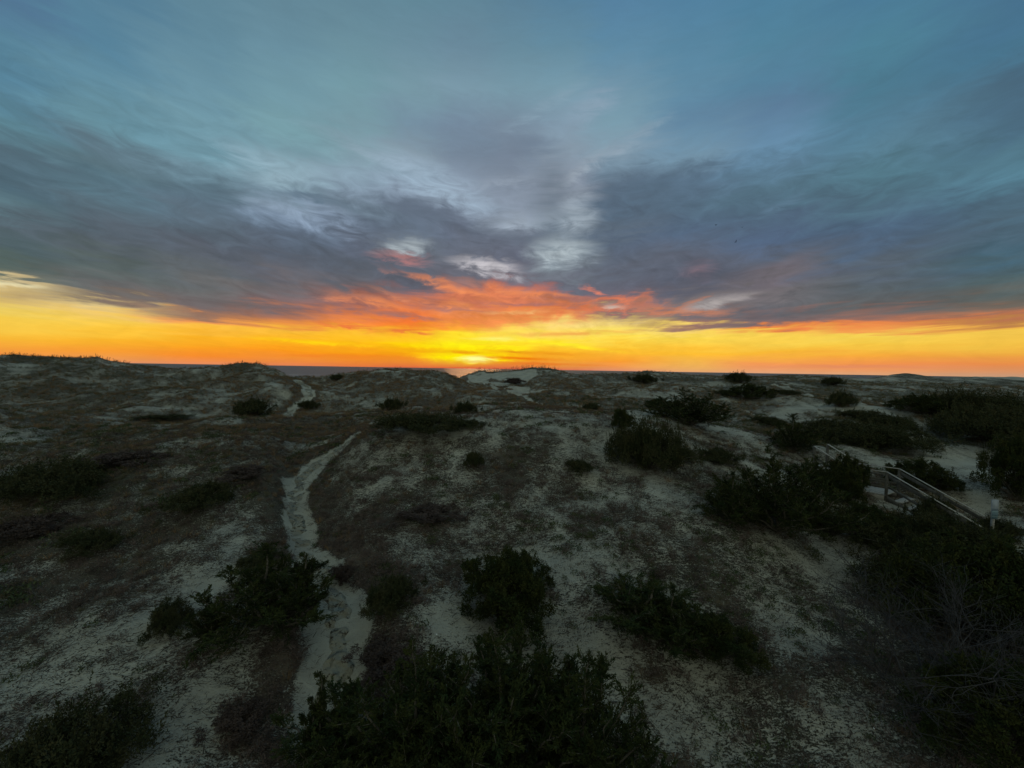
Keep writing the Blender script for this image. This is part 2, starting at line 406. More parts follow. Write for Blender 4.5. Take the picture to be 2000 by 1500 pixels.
NL, NA = 420, 700
Lq = np.linspace(LD[0], LD[-1], NL)
Aq = np.linspace(azc[0], azc[-1], NA)
G1 = np.array([pchip(LD, row, Lq) for row in T])
GRID = np.array([pchip(azc, G1[:, j], Aq) for j in range(NL)]).T     # NA x NL


def hbase(x, y):
    a = np.arctan2(x, y)
    r = np.hypot(x, y)
    d = r * np.cos(np.clip(a, -.99, .99))
    fa = np.clip((a - Aq[0]) / (Aq[1] - Aq[0]), 0, NA - 1.001)
    fl = np.clip((np.log(np.maximum(d, 1e-3)) - Lq[0]) / (Lq[1] - Lq[0]), 0, NL - 1.001)
    ia, il = fa.astype(int), fl.astype(int)
    ta, tl = fa - ia, fl - il
    z = (GRID[ia, il] * (1 - ta) * (1 - tl) + GRID[ia + 1, il] * ta * (1 - tl)
         + GRID[ia, il + 1] * (1 - ta) * tl + GRID[ia + 1, il + 1] * ta * tl)
    bk = np.clip((np.abs(a) - 1.25) / .8, 0, 1)
    bk = bk * bk * (3 - 2 * bk)
    z = z * (1 - bk) + (-6.0) * bk
    midr = np.clip((r - 22) / 12, 0, 1) * np.clip((120 - r) / 50, 0, 1)
    n = (.42 * fbm(x / 6.0, y / 6.0, 1, 2) * np.clip(30 / np.maximum(r, 1), .3, 1)
         + midr * (.85 * fbm(x / 8.5, y / 6.0, 21, 2) + .55 * (np.abs(fbm(x / 3.6, y / 3.0, 25, 1)) - .35))
         + .24 * fbm(x / 2.2, y / 2.2, 5, 2) + .05 * fbm(x / .8, y / .8, 9, 2)
         + .015 * fbm(x / .25, y / .25, 13, 2))
    n = n * np.clip((r - 2) / 4, 0, 1) * np.clip((230 - r) / 60, 0, 1)
    return z + n + CAMZ


def hit_fn(fn, px, py):
    v = ray(px, py)
    t = np.exp(np.linspace(math.log(3.0), math.log(900.0), 5000))
    x, y = v[0] * t, v[1] * t
    z = CAMZ + v[2] * t
    g = fn(x, y)
    k = np.nonzero(z < g)[0]
    k = k[0] if len(k) else len(t) - 1
    return np.array([x[k], y[k], g[k]])


# ---- paths
PATHS = [  # (name, px points with py and width in metres)
    ('sand_path', [(648, 1400, 1.1), (652, 1345, 1.1), (655, 1290, 1.15), (664, 1230, 1.2), (662, 1180, .95), (640, 1130, .85),
                   (605, 1090, .85), (588, 1040, .8), (577, 985, .85), (585, 940, 1.0), (618, 905, 1.15), (655, 880, 1.3),
                   (682, 858, .8), (700, 842, .5)]),
    ('sand_path', [(561, 815, .7), (568, 804, .9), (583, 792, 1.0), (598, 777, 1.1), (603, 765, 1.1), (596, 752, 1.0), (580, 741, 1.0),
                   (562, 733, .9), (550, 727, .8)]),
    ('sand_path', [(1020, 772, 1.0), (1034, 780, .8), (1055, 791, .6)]),
    ('sand_path', [(1512, 750, 1.0), (1545, 761, 1.3), (1582, 773, .9)]),
    ('sand_path', [(1958, 755, 1.6), (1980, 760, 1.6), (2010, 765, 1.6)]),
]
path_world = []
for name, pts in PATHS:
    P = np.array([[*hit_fn(hbase, a, b)[:2], ww] for a, b, ww in pts])
    keep_ = [0]
    for i in range(1, len(P)):          # leave out points that look past a crest
        if np.hypot(*(P[i] - P[keep_[-1]])[:2]) < .35 * np.hypot(*P[keep_[-1]][:2]):
            keep_.append(i)
    P = P[keep_]
    # densify by Catmull-Rom
    out = []
    for i in range(len(P) - 1):
        p0, p1, p2, p3 = P[max(i - 1, 0)], P[i], P[i + 1], P[min(i + 2, len(P) - 1)]
        n = max(4, int(np.hypot(*(p2 - p1)[:2]) / .12))
        for t in np.linspace(0, 1, n, endpoint=False):
            out.append(.5 * ((2 * p1) + (-p0 + p2) * t + (2 * p0 - 5 * p1 + 4 * p2 - p3) * t * t + (-p0 + 3 * p1 - 3 * p2 + p3) * t ** 3))
    out.append(P[-1])
    path_world.append((name, np.array(out)))


def path_dist(x, y):
    """signed-ish distance in units of half width to the nearest path"""
    best = np.full(np.shape(x), 99.0)
    for _, P in path_world:
        Q = P[::3]
        lo, hi = Q[:, :2].min(0) - 3, Q[:, :2].max(0) + 3
        m = (x > lo[0]) & (x < hi[0]) & (y > lo[1]) & (y < hi[1])
        if not m.any():
            continue
        xm, ym = x[m], y[m]
        b = best[m]
        for q in Q:
            b = np.minimum(b, np.hypot(xm - q[0], ym - q[1]) / (max(q[2], .2) * .5))
        best[m] = b
    return best


def height(x, y):
    x, y = np.asarray(x, float), np.asarray(y, float)
    h = hbase(x, y)
    pd = path_dist(x, y)
    return h - .13 * np.exp(-(pd / 1.15) ** 4)


def hit(px, py):
    return hit_fn(height, px, py)


def h1(x, y):
    return float(height(np.array([x]), np.array([y]))[0])


# ---- plant cover: blobs on the ground, 0 bare sand .. 1 closed cover
BLOBS = [  # px, py, rx, ry, cover, weight
    (1250, 815, 60, 22, .12, 1), (1430, 848, 50, 12, .15, .9), (1350, 850, 50, 16, .4, .7), (1885, 905, 70, 48, .1, 1),
    (1600, 800, 62, 16, .18, 1), (1690, 795, 45, 14, .2, 1), (1780, 852, 30, 9, .2, .8), (1640, 878, 80, 16, .35, .8),
    (1700, 905, 40, 10, .35, .8), (330, 795, 100, 14, .5, .9), (80, 800, 60, 12, .55, .8), (30, 713, 25, 6, .4, .8),
    (1200, 1115, 170, 35, .2, 1), (1050, 1095, 60, 40, .3, .8), (1480, 1185, 140, 40, .35, .9), (1620, 1130, 150, 32, .3, .9),
    (1600, 1080, 60, 25, .4, .8), (850, 1210, 120, 60, .25, 1), (890, 1085, 60, 34, .25, .9), (230, 1235, 190, 50, .3, 1),
    (410, 1140, 90, 30, .25, .9), (90, 1300, 160, 60, .3, .9), (340, 1400, 130, 50, .3, .9), (1320, 1400, 160, 90, .35, .8),
    (1560, 1250, 60, 50, .25, .9), (1640, 1390, 70, 90, .25, .9), (1760, 990, 45, 14, .15, 1), (1085, 835, 120, 24, .35, .8),
    (1180, 890, 60, 30, .45, .7), (990, 840, 60, 16, .35, .8), (1180, 1290, 60, 50, .3, .8), (620, 1010, 80, 60, .55, .6),
    (1330, 1060, 150, 50, .5, .6), (480, 1330, 130, 60, .3, .9), (540, 1430, 90, 60, .35, .9), (330, 1070, 120, 30, .4, .6), (480, 1060, 60, 40, .45, .6), (1730, 742, 60, 6, .4, .8), (1880, 740, 30, 3, .3, .8), (1985, 1048, 30, 14, .2, .9),
    (800, 960, 190, 105, .78, .8), (480, 900, 150, 55, .78, .8), (390, 985, 120, 50, .74, .8), (1030, 900, 140, 60, .8, .7),
    (180, 950, 200, 70, .84, .9), (640, 825, 90, 20, .88, .9), (1250, 1000, 120, 60, .6, .6), (130, 1080, 100, 50, .8, .7),
    (1440, 970, 100, 70, .75, .7), (100, 745, 110, 30, .85, .8), (690, 1010, 60, 80, .9, .7), (740, 1055, 70, 30, .85, .7),
    (570, 1150, 40, 40, .6, .5), (900, 930, 30, 20, .5, .4), (740, 900, 60, 10, .45, .6), (1800, 1300, 130, 130, .9, .9),
]
SANDSLOPE = [(905, 737), (945, 729), (1000, 726), (1049, 722), (1045, 738), (1035, 755), (1029, 774), (1000, 770), (960, 757), (925, 745)]
bw_ = []
for (px, py, rx, ry, cv, wt) in BLOBS:
    c = hit(px, py)
    up, dn = hit(px, py - ry), hit(px, py + ry)
    rad = math.hypot(c[0], c[1])
    ra = rx * c[1] / F
    rr = max(.4, min(abs(math.hypot(up[0], up[1]) - rad), abs(math.hypot(dn[0], dn[1]) - rad) * 2.2))
    bw_.append((c[0], c[1], ra, max(rr, .5 * ry * c[1] / F * 2), cv, wt))
SLOPE = np.array([hit(a, b)[:2] for a, b in SANDSLOPE])


def inpoly(x, y, P):
    c = np.zeros(np.shape(x), bool)
    j = len(P) - 1
    for i in range(len(P)):
        xi, yi, xj, yj = P[i][0], P[i][1], P[j][0], P[j][1]
        c ^= ((yi > y) != (yj > y)) & (x < (xj - xi) * (y - yi) / (yj - yi + 1e-12) + xi)
        j = i
    return c


sm = lambda v, a, b: np.clip((v - a) / (b - a), 0, 1) ** 2 * (3 - 2 * np.clip((v - a) / (b - a), 0, 1))


def cover(x, y):
    r = np.hypot(x, y)
    far = np.clip((r - 22) / 14, 0, 1)
    c = .62 * (1 - far) + .76 * far
    for (bx, by, ra, rr, cv, wt) in bw_:
        L = math.hypot(bx, by)
        ux, uy = bx / L, by / L
        dxx, dyy = x - bx, y - by
        rad = (dxx * ux + dyy * uy) / rr
        tan = (dxx * uy - dyy * ux) / ra
        g = np.exp(-(rad * rad + tan * tan) * 1.1) * wt
        c = c * (1 - g) + (.24 + .72 * cv) * g
    c = c + (.22 + .14 * far) * fbm(x / 2.6, y / 2.6, 31, 3) + .30 * fbm(x / .75, y / .75, 37, 3)
    m = inpoly(x + 1.6 * fbm(x / 3, y / 3, 71, 3), y + 3.0 * fbm(x / 3, y / 3, 73, 3), SLOPE)
    c = np.where(m, np.minimum(c, .13 + .28 * fbm(x / 1.5, y / 1.5, 79, 2) + .8 * sm(fbm(x / 5, y / 5, 77, 3), .1, .35)), c)
    c = np.where(r > 165, .1, c)
    pd = path_dist(x, y)
    c = c + .3 * np.clip((pd - .8) / .4, 0, 1) * np.clip((3.4 - pd) / 1.5, 0, 1)
    k = np.clip((pd - .78 + .5 * fbm(x / .5, y / .5, 83, 2)) / .4, 0, 1)
    return np.clip(c, 0, 1) * np.maximum(k, .34)


def greenness(x, y):
    a = np.arctan2(x, y)
    g = .25 + .5 * np.clip((a + .05) / .7, 0, 1) + .45 * np.clip((-a - .45) / .5, 0, 1)
    return np.clip(g + .5 * fbm(x / 5, y / 5, 51, 3), 0, 1)


# ------------------------------------------------------------------ mesh helpers
def mesh_np(name, V, faces, mats=(), attrs=None, smooth=False):
    """V (n,3); faces (m,k) int array"""
    me = bpy.data.meshes.new(name)
    V = np.asarray(V, np.float32)
    faces = np.asarray(faces, np.int32)
    me.vertices.add(len(V))
    me.vertices.foreach_set('co', V.ravel())
    m, k = faces.shape
    me.loops.add(m * k)
    me.loops.foreach_set('vertex_index', faces.ravel())
    me.polygons.add(m)
    me.polygons.foreach_set('loop_start', np.arange(0, m * k, k, dtype=np.int32))
    if smooth:
        me.polygons.foreach_set('use_smooth', np.ones(m, bool))
    me.update(calc_edges=True)
    for a, v in (attrs or {}).items():
        at = me.attributes.new(a, 'FLOAT', 'POINT')
        at.data.foreach_set('value', np.asarray(v, np.float32))
    for mt in mats:
        me.materials.append(mt)
    return me


def link(name, me, parent=None, **props):
    o = bpy.data.objects.new(name, me)
    COL.objects.link(o)
    if parent:
        o.parent = parent
    for k, v in props.items():
        o[k] = v
    return o


def principled(name, base, rough=.9, spec=.2):
    m = bpy.data.materials.new(name)
    m.use_nodes = True
    nt = NT(m.node_tree)
    b = nt.node('ShaderNodeBsdfPrincipled')
    o = nt.node('ShaderNodeOutputMaterial')
    nt.set(o.inputs[0], b.outputs[0])
    b.inputs['Roughness'].default_value = rough
    b.inputs['Specular IOR Level'].default_value = spec
    if base is not None:
        b.inputs['Base Color'].default_value = (*base, 1)
    return m, nt, b


def mat_var(name, c1, c2, scale=3.0, rough=.9, spec=.15, perobj=True, translucent=0):
    """two real colours mixed by position noise and by individual"""
    m, nt, b = principled(name, None, rough, spec)
    co = nt.node('ShaderNodeNewGeometry').outputs['Position']
    n = nt.noise(co, scale, 3, .6)
    f = nt.maprange(n, .35, .65)
    if perobj:
        oi = nt.node('ShaderNodeObjectInfo').outputs['Random']
        f = nt.math('ADD', nt.math('MULTIPLY', f, .5), nt.math('MULTIPLY', oi, .5))
    nt.set(b.inputs['Base Color'], nt.mix(f, c1, c2))
    return m


# ------------------------------------------------------------------ ground materials
SAND1, SAND2 = (.45, .44, .365), (.34, .335, .285)
m_ground, nt, b = principled('dune_sand_and_litter', None, .95, .1)
pos = nt.node('ShaderNodeNewGeometry').outputs['Position']
att = nt.node('ShaderNodeAttribute', attribute_name='cover').outputs['Fac']
gat = nt.node('ShaderNodeAttribute', attribute_name='green').outputs['Fac']
mp = nt.node('ShaderNodeMapping')
nt.set(mp.inputs[0], pos)
mp.inputs['Rotation'].default_value = (0, 0, .5)
mp.inputs['Scale'].default_value = (1.0, 2.4, 1.6)
f1 = nt.noise(mp.outputs[0], 8.5, 6, .7, 1.2)
f2 = nt.noise(pos, 34, 4, .6, .3)
f3 = nt.noise(pos, .8, 4, .6)
nn = nt.math('ADD', nt.math('MULTIPLY', f1, .7), nt.math('MULTIPLY', f2, .3))
thr = nt.maprange(att, 0, 1, .70, .405, smooth=False)
veg = nt.maprange(nt.math('SUBTRACT', nn, thr), -.02, .03)
sandc = nt.mix(nt.maprange(f3, .35, .65), SAND1, SAND2)
sandc = nt.mix(nt.maprange(f2, .45, .75, 0, .35), sandc, (.20, .18, .15))
litter = nt.mix(gat, (.14, .115, .088), (.088, .095, .065))
litter = nt.mix(nt.maprange(f2, .4, .65), litter, (.045, .036, .029))
litter = nt.mix(nt.maprange(f3, .5, .7, 0, .6), litter, (.19, .145, .10))
nt.set(b.inputs['Base Color'], nt.mix(veg, sandc, litter))
bmp = nt.node('ShaderNodeBump')
bmp.inputs['Distance'].default_value = .07
bmp.inputs['Strength'].default_value = .9
nt.set(bmp.inputs['Height'], nt.math('ADD', nt.math('MULTIPLY', nn, 1.0), nt.math('MULTIPLY', veg, .45)))
nt.set(b.inputs['Normal'], bmp.outputs[0])

m_path, nt, b = principled('trodden_sand', None, .95, .1)
pos = nt.node('ShaderNodeNewGeometry').outputs['Position']
f3 = nt.noise(pos, 1.2, 4, .6)
f2 = nt.noise(pos, 40, 3, .6)
vo = nt.node('ShaderNodeTexVoronoi', feature='SMOOTH_F1')
nt.set(vo.inputs['Vector'], nt.node('ShaderNodeNewGeometry').outputs['Position'])
vo.inputs['Scale'].default_value = 4.2
vo.inputs['Smoothness'].default_value = .5
vo.inputs['Randomness'].default_value = 1
sc_ = nt.mix(nt.maprange(f3, .35, .65), (.38, .37, .295), (.29, .28, .23))
sc_ = nt.mix(nt.maprange(f2, .55, .8, 0, .5), sc_, (.22, .19, .15))
fp = nt.maprange(nt.math('ADD', vo.outputs['Distance'], nt.math('MULTIPLY', nt.noise(pos, 7, 4, .6), .35)), .22, .42, .55, 0)
sc_ = nt.mix(fp, sc_, (.25, .235, .19))
sc_ = nt.mix(nt.maprange(nt.noise(pos, 9, 7, .75), .545, .60), sc_, (.09, .075, .055))
nt.set(b.inputs['Base Color'], sc_)
bmp = nt.node('ShaderNodeBump')
bmp.inputs['Distance'].default_value = .22
bmp.inputs['Strength'].default_value = 1.0
nt.set(bmp.inputs['Height'], nt.math('ADD', nt.math('MULTIPLY', vo.outputs['Distance'], 1.4), nt.math('MULTIPLY', nt.noise(pos, 9, 5, .6), .9)))
nt.set(b.inputs['Normal'], bmp.outputs[0])

# ------------------------------------------------------------------ ground mesh (polar sheet)
ang = np.concatenate([np.arange(-180, -72, 3.0), np.arange(-72, 72, .17), np.arange(72, 180, 3.0)]) * math.pi / 180
rad = np.concatenate([np.exp(np.arange(math.log(2.5), math.log(330), .0085)), [400, 600, 1000, 2000, 4000]])
A_, R_ = np.meshgrid(ang, rad, indexing='ij')
X, Y = (R_ * np.sin(A_)).ravel(), (R_ * np.cos(A_)).ravel()
Z = height(X, Y)
CV, GN_ = cover(X, Y), greenness(X, Y)
na, nr = len(ang), len(rad)
idx = np.arange(na * nr).reshape(na, nr)
i0, i1 = idx, np.roll(idx, -1, 0)
q = np.stack([i0[:, :-1], i0[:, 1:], i1[:, 1:], i1[:, :-1]], -1).reshape(-1, 4)
cen = len(X)
X, Y, Z = np.append(X, 0), np.append(Y, 0), np.append(Z, CAMZ - 6.3)
CV, GN_ = np.append(CV, .5), np.append(GN_, .5)
fan = np.stack([np.full(na, cen), i0[:, 0], i1[:, 0], np.full(na, cen)], -1)[:, :4]
me = mesh_np('ground', np.stack([X, Y, Z], -1), q[:, ::-1], [m_ground], {'cover': CV, 'green': GN_}, smooth=True)
ground = link('ground', me, kind='structure')

for name, P in path_world:
    n = len(P)
    tang = np.gradient(P[:, :2], axis=0)
    tang /= np.linalg.norm(tang, axis=1)[:, None] + 1e-9
    nrm = np.stack([-tang[:, 1], tang[:, 0]], -1)
    K = 23
    ss = np.linspace(-1.15, 1.15, K)
    wj = .66 + .4 * fbm(P[:, 0] / .7, P[:, 1] / .7, 61, 3)
    PX = P[:, None, 0] + nrm[:, None, 0] * ss[None] * P[:, None, 2] * .5 * wj[:, None]
    PY = P[:, None, 1] + nrm[:, None, 1] * ss[None] * P[:, None, 2] * .5 * wj[:, None]
    PZ = height(PX, PY) + .03 - .09 * np.abs(ss[None]) ** 4 + .14 * fbm(PX / .34, PY / .34, 67, 2) + .03 * fbm(PX / .13, PY / .13, 68, 1)
    end = np.minimum(np.arange(n), np.arange(n)[::-1]) / 8.0
    PZ = PZ - .08 * np.clip(1 - end, 0, 1)[:, None]
    ii = np.arange(n * K).reshape(n, K)
    q = np.stack([ii[:-1, :-1], ii[:-1, 1:], ii[1:, 1:], ii[1:, :-1]], -1).reshape(-1, 4)
    link('path', mesh_np('path', np.stack([PX, PY, PZ], -1).reshape(-1, 3), q, [m_path], smooth=True), kind='structure')

# ------------------------------------------------------------------ sea
m_sea, nt, b = principled('sea_water', (.05, .06, .062), .42, .4)
pos = nt.node('ShaderNodeNewGeometry').outputs['Position']
mp = nt.node('ShaderNodeMapping')
nt.set(mp.inputs[0], pos)
mp.inputs['Scale'].default_value = (.35, 1.0, 1)
bmp = nt.node('ShaderNodeBump')
bmp.inputs['Distance'].default_value = 1.6
nt.set(bmp.inputs['Height'], nt.noise(mp.outputs[0], .12, 5, .6))
nt.set(b.inputs['Normal'], bmp.outputs[0])
sp = nt.node('ShaderNodeSeparateXYZ')
nt.set(sp.inputs[0], pos)
rd = nt.math('ADD', sp.outputs[1], nt.math('MULTIPLY', nt.noise(pos, .03, 3, .6), 60))
wv = nt.math('SINE', nt.math('MULTIPLY', rd, .16))
foam = nt.math('MULTIPLY', nt.maprange(wv, .55, .95), nt.maprange(sp.outputs[1], 260, 420, 1, 0))
foam = nt.math('MULTIPLY', foam, nt.maprange(nt.noise(mp.outputs[0], .09, 4, .6), .42, .6))
nt.set(b.inputs['Base Color'], nt.mix(foam, (.05, .06, .062), (.75, .75, .75)))
RS = np.concatenate([np.linspace(1, 1200, 40), [3000, 8000, 20000, 60000]])
AS = np.linspace(-math.pi, math.pi, 97)[:-1]
V = [(r * math.sin(a), r * math.cos(a), 0) for r in RS for a in AS]
n = len(AS)
q = [(i * n + j, i * n + (j + 1) % n, (i + 1) * n + (j + 1) % n, (i + 1) * n + j) for i in range(len(RS) - 1) for j in range(n)]
link('sea', mesh_np('sea', V, np.array(q)[:, ::-1], [m_sea]), kind='structure')


# ------------------------------------------------------------------ ground plants (countless): geometry-node scatter
def norm(v):
    return v / (np.linalg.norm(v, axis=-1, keepdims=True) + 1e-9)


def blades(base, tip, width, bend=None):
    """two-piece flat blades: base, mid, tip arrays (n,3)"""
    n = len(base)
    mid = (base + tip) / 2 if bend is None else (base + tip) / 2 + bend
    side = norm(np.cross(tip - base, rng.normal(size=(n, 3)))) * np.asarray(width).reshape(-1, 1) / 2
    V = np.stack([base - side, base + side, mid - side * .8, mid + side * .8, tip], 1).reshape(-1, 3)
    o = np.arange(n)[:, None] * 5
    tri = np.concatenate([o + [0, 1, 3], o + [0, 3, 2], o + [2, 3, 4]], 0)
    return V, tri


def grass_tuft(n, hgt, spread, wd):
    a = rng.uniform(0, 2 * math.pi, n)
    lean = rng.uniform(.15, 1.0, n) ** .8 * spread
    d = np.stack([np.cos(a) * lean, np.sin(a) * lean, np.full(n, 1.0)], -1)
    L = rng.uniform(.5, 1, n) * hgt
    base = np.stack([np.cos(a), np.sin(a), a * 0], -1) * rng.uniform(0, .06, (n, 1))
    base[:, 2] = -.03
    tip = base + norm(d) * L[:, None]
    tip[:, 2] -= lean * L * .35
    bend = np.stack([a * 0, a * 0, lean * L * .12], -1)
    return blades(base, tip, rng.uniform(.6, 1.2, n) * wd, bend)


def heather_tuft(n, rad_, hgt, wd):
    Vs, Ts, off = [], [], 0
    a = rng.uniform(0, 2 * math.pi, n)
    rr = np.sqrt(rng.uniform(0, 1, n)) * rad_
    base = np.stack([np.cos(a) * rr * .5, np.sin(a) * rr * .5, np.full(n, -.02)], -1)
    top = np.stack([np.cos(a) * rr, np.sin(a) * rr, hgt * rng.uniform(.3, 1, n) * (1 - (rr / rad_) ** 2 * .6)], -1)
    top += rng.normal(size=(n, 3)) * .03
    v, t = blades(base, top, np.full(n, wd), rng.normal(size=(n, 3)) * .03)
    Vs.append(v); Ts.append(t); off += len(v)
    # twig ends
    k = 5
    b2 = np.repeat(top, k, 0) - rng.uniform(0, .4, (n * k, 1)) * np.repeat(top - base, k, 0)
    t2 = b2 + norm(rng.normal(size=(n * k, 3)) + [0, 0, .5]) * rng.uniform(.03, .09, (n * k, 1))
    v, t = blades(b2, t2, np.full(n * k, wd * .9), rng.normal(size=(n * k, 3)) * .008)
    Vs.append(v); Ts.append(t + off)
    return np.concatenate(Vs), np.concatenate(Ts)


def twig_litter(n, rad_, wd):
    a = rng.uniform(0, 2 * math.pi, n)
    c = np.stack([rng.normal(size=n) * rad_ * .6, rng.normal(size=n) * rad_ * .4, rng.uniform(.0, .03, n)], -1)
    th = rng.normal(.4, .6, n)
    L = rng.uniform(.04, .2, n)
    d = np.stack([np.cos(th), np.sin(th), rng.normal(size=n) * .12], -1)
    return blades(c - d * L[:, None] / 2, c + d * L[:, None] / 2, rng.uniform(.5, 1.4, n) * wd, rng.normal(size=(n, 3)) * .02)


def sprig(n, rad_, hgt):
    a = rng.uniform(0, 2 * math.pi, n)
    rr = np.sqrt(rng.uniform(0, 1, n)) * rad_
    b = np.stack([np.cos(a) * rr, np.sin(a) * rr, hgt * rng.uniform(0, 1, n) * (1 - .6 * rr / rad_)], -1)
    d = norm(rng.normal(size=(n, 3)) + [0, 0, .6])
    return blades(b, b + d * rng.uniform(.03, .07, (n, 1)), rng.uniform(.015, .028, n))


m_tan = mat_var('dry_dune_grass', (.31, .20, .11), (.17, .115, .065), 1.5)
m_tang = mat_var('green_dune_grass', (.085, .092, .045), (.16, .13, .072), 1.5)
m_hea = mat_var('dead_heather_twigs', (.20, .15, .13), (.065, .050, .042), 2)
m_twg = mat_var('dark_twig_litter', (.045, .036, .028), (.10, .078, .06), 2)
m_spr = mat_var('small_green_leaves', (.05, .075, .032), (.09, .10, .05), 2)


def protos(name, mat, gens):
    c = bpy.data.collections.new(name)
    for g in gens:
        V, Tt = g
        o = bpy.data.objects.new(name, mesh_np(name, V, Tt, [mat]))
        c.objects.link(o)
    return c


def scatter(name, coll, P, scale, rot, label):
    me = bpy.data.meshes.new(name)
    me.vertices.add(len(P))
    me.vertices.foreach_set('co', np.asarray(P, np.float32).ravel())
    for nm, v in (('sc', scale), ('rz', rot)):
        at = me.attributes.new(nm, 'FLOAT', 'POINT')
        at.data.foreach_set('value', np.asarray(v, np.float32))
    o = link(name, me, kind='stuff', label=label, category='ground cover')
    ng = bpy.data.node_groups.new(name, 'GeometryNodeTree')
    ng.interface.new_socket('Geometry', in_out='INPUT', socket_type='NodeSocketGeometry')
    ng.interface.new_socket('Geometry', in_out='OUTPUT', socket_type='NodeSocketGeometry')
    gi, go = ng.nodes.new('NodeGroupInput'), ng.nodes.new('NodeGroupOutput')
    iop = ng.nodes.new('GeometryNodeInstanceOnPoints')
    ci = ng.nodes.new('GeometryNodeCollectionInfo')
    ci.inputs[0].default_value = coll
    ci.inputs['Separate Children'].default_value = True
    ci.inputs['Reset Children'].default_value = True
    L = ng.links.new
    L(gi.outputs[0], iop.inputs['Points'])
    L(ci.outputs[0], iop.inputs['Instance'])
    iop.inputs['Pick Instance'].default_value = True

    def att_(nm):
        a = ng.nodes.new('GeometryNodeInputNamedAttribute')
        a.data_type = 'FLOAT'
        a.inputs['Name'].default_value = nm
        return a.outputs['Attribute']
    L(att_('sc'), iop.inputs['Scale'])
    cx = ng.nodes.new('ShaderNodeCombineXYZ')
    L(att_('rz'), cx.inputs[2])
    er = ng.nodes.new('FunctionNodeEulerToRotation')
    L(cx.outputs[0], er.inputs[0])
    L(er.outputs[0], iop.inputs['Rotation'])
    rv = ng.nodes.new('FunctionNodeRandomValue')
    rv.data_type = 'INT'
    for s_ in rv.inputs:
        if s_.name == 'Min' and s_.type == 'INT':
            s_.default_value = 0
        if s_.name == 'Max' and s_.type == 'INT':
            s_.default_value = 50
    out_i = [s_ for s_ in rv.outputs if s_.type == 'INT'][0]
    L(out_i, iop.inputs['Instance Index'])
    L(iop.outputs[0], go.inputs[0])
    md = o.modifiers.new('scatter', 'NODES')
    md.node_group = ng
    return o


def sample(r0, r1, dens, amax=1.12):
    area = amax * (r1 * r1 - r0 * r0)
    n = int(area * dens)
    r = np.sqrt(rng.uniform(r0 * r0, r1 * r1, n))
    a = rng.uniform(-amax, amax, n)
    return r * np.sin(a), r * np.cos(a)


def scatter_set(bands, fn):
    P, S = [], []
    for (r0, r1, dens, s0, s1) in bands:
        x, y = sample(r0, r1, dens)
        p = fn(x, y)
        k = rng.uniform(0, 1, len(x)) < p
        x, y, p = x[k], y[k], p[k]
        P.append(np.stack([x, y, height(x, y)], -1))
        S.append(rng.uniform(s0, s1, len(x)))
    P, S = np.concatenate(P), np.concatenate(S)
    return P, S, rng.uniform(0, 6.28, len(P))


c_tan = protos('grass_clump', m_tan, [grass_tuft(34, .34, .9, .008) for _ in range(4)])
c_grn = protos('grass_clump', m_tang, [grass_tuft(34, .34, .8, .008) for _ in range(4)])
c_hea = protos('heather_clump', m_hea, [heather_tuft(15, .13, .14, .007) for _ in range(4)])
c_lit = protos('twig_clump', m_twg, [twig_litter(10, .22, .010) for _ in range(4)])
c_spr = protos('leafy_sprig', m_spr, [sprig(50, .14, .12) for _ in range(3)])

sm = lambda v, a, b: np.clip((v - a) / (b - a), 0, 1) ** 2 * (3 - 2 * np.clip((v - a) / (b - a), 0, 1))


def f_tan(x, y):
    c, g, r = cover(x, y), greenness(x, y), np.hypot(x, y)
    return sm(c, .45, .9) * (1 - g) * (.12 + .88 * sm(r, 15, 24))


def f_grn(x, y):
    c, g, r = cover(x, y), greenness(x, y), np.hypot(x, y)
    return sm(c, .4, .9) * g * (.3 + .7 * sm(r, 12, 24))


def f_hea(x, y):
    c, g, r = cover(x, y), greenness(x, y), np.hypot(x, y)
    return sm(c, .42, .85) * (1 - .45 * g) * (1 - .75 * sm(r, 22, 32))


def f_lit(x, y):
    c = cover(x, y)
    return sm(c, .12, .55) * (1 - .4 * sm(c, .7, 1))


def f_spr(x, y):
    c, g = cover(x, y), greenness(x, y)
    return sm(c, .25, .7) * sm(fbm(x / 1.5, y / 1.5, 91, 2) + .5 * g, .05, .6)


for nm, coll, bands, fn, lab in (
    ('dry_grass', c_tan, [(4, 14, 22, .5, .9), (14, 30, 16, .7, 1.1), (30, 70, 6.0, .9, 1.5), (70, 135, 1.3, 1.2, 2.0)], f_tan, 'dry tan dune grass covering the brow and the far dunes'),
    ('green_grass', c_grn, [(4, 14, 20, .4, .8), (14, 30, 12, .6, 1.0), (30, 70, 4.5, .8, 1.5), (70, 135, 1.2, 1.2, 2.0)], f_grn, 'dull green grass and weeds over the dunes'),
    ('dead_heather', c_hea, [(4, 14, 34, .6, 1.4), (14, 34, 15, .7, 1.5), (34, 60, 4, 1.0, 1.8)], f_hea, 'dead brown purple heather matting the near dune face'),
    ('twig_litter', c_lit, [(4, 14, 34, .6, 1.3), (14, 32, 14, .8, 1.5)], f_lit, 'dark twigs and plant litter strewn over the sand'),
    ('leafy_sprigs', c_spr, [(4, 14, 12, .5, 1.2), (14, 40, 3.2, .8, 1.8)], f_spr, 'small dark green creeping plants on the sand')):
    P, S, R0 = scatter_set(bands, fn)
    if nm == 'twig_litter':
        R0 = rng.normal(0, .45, len(P))
    scatter(nm, coll, P, S, R0, lab)
    print(nm, len(P))

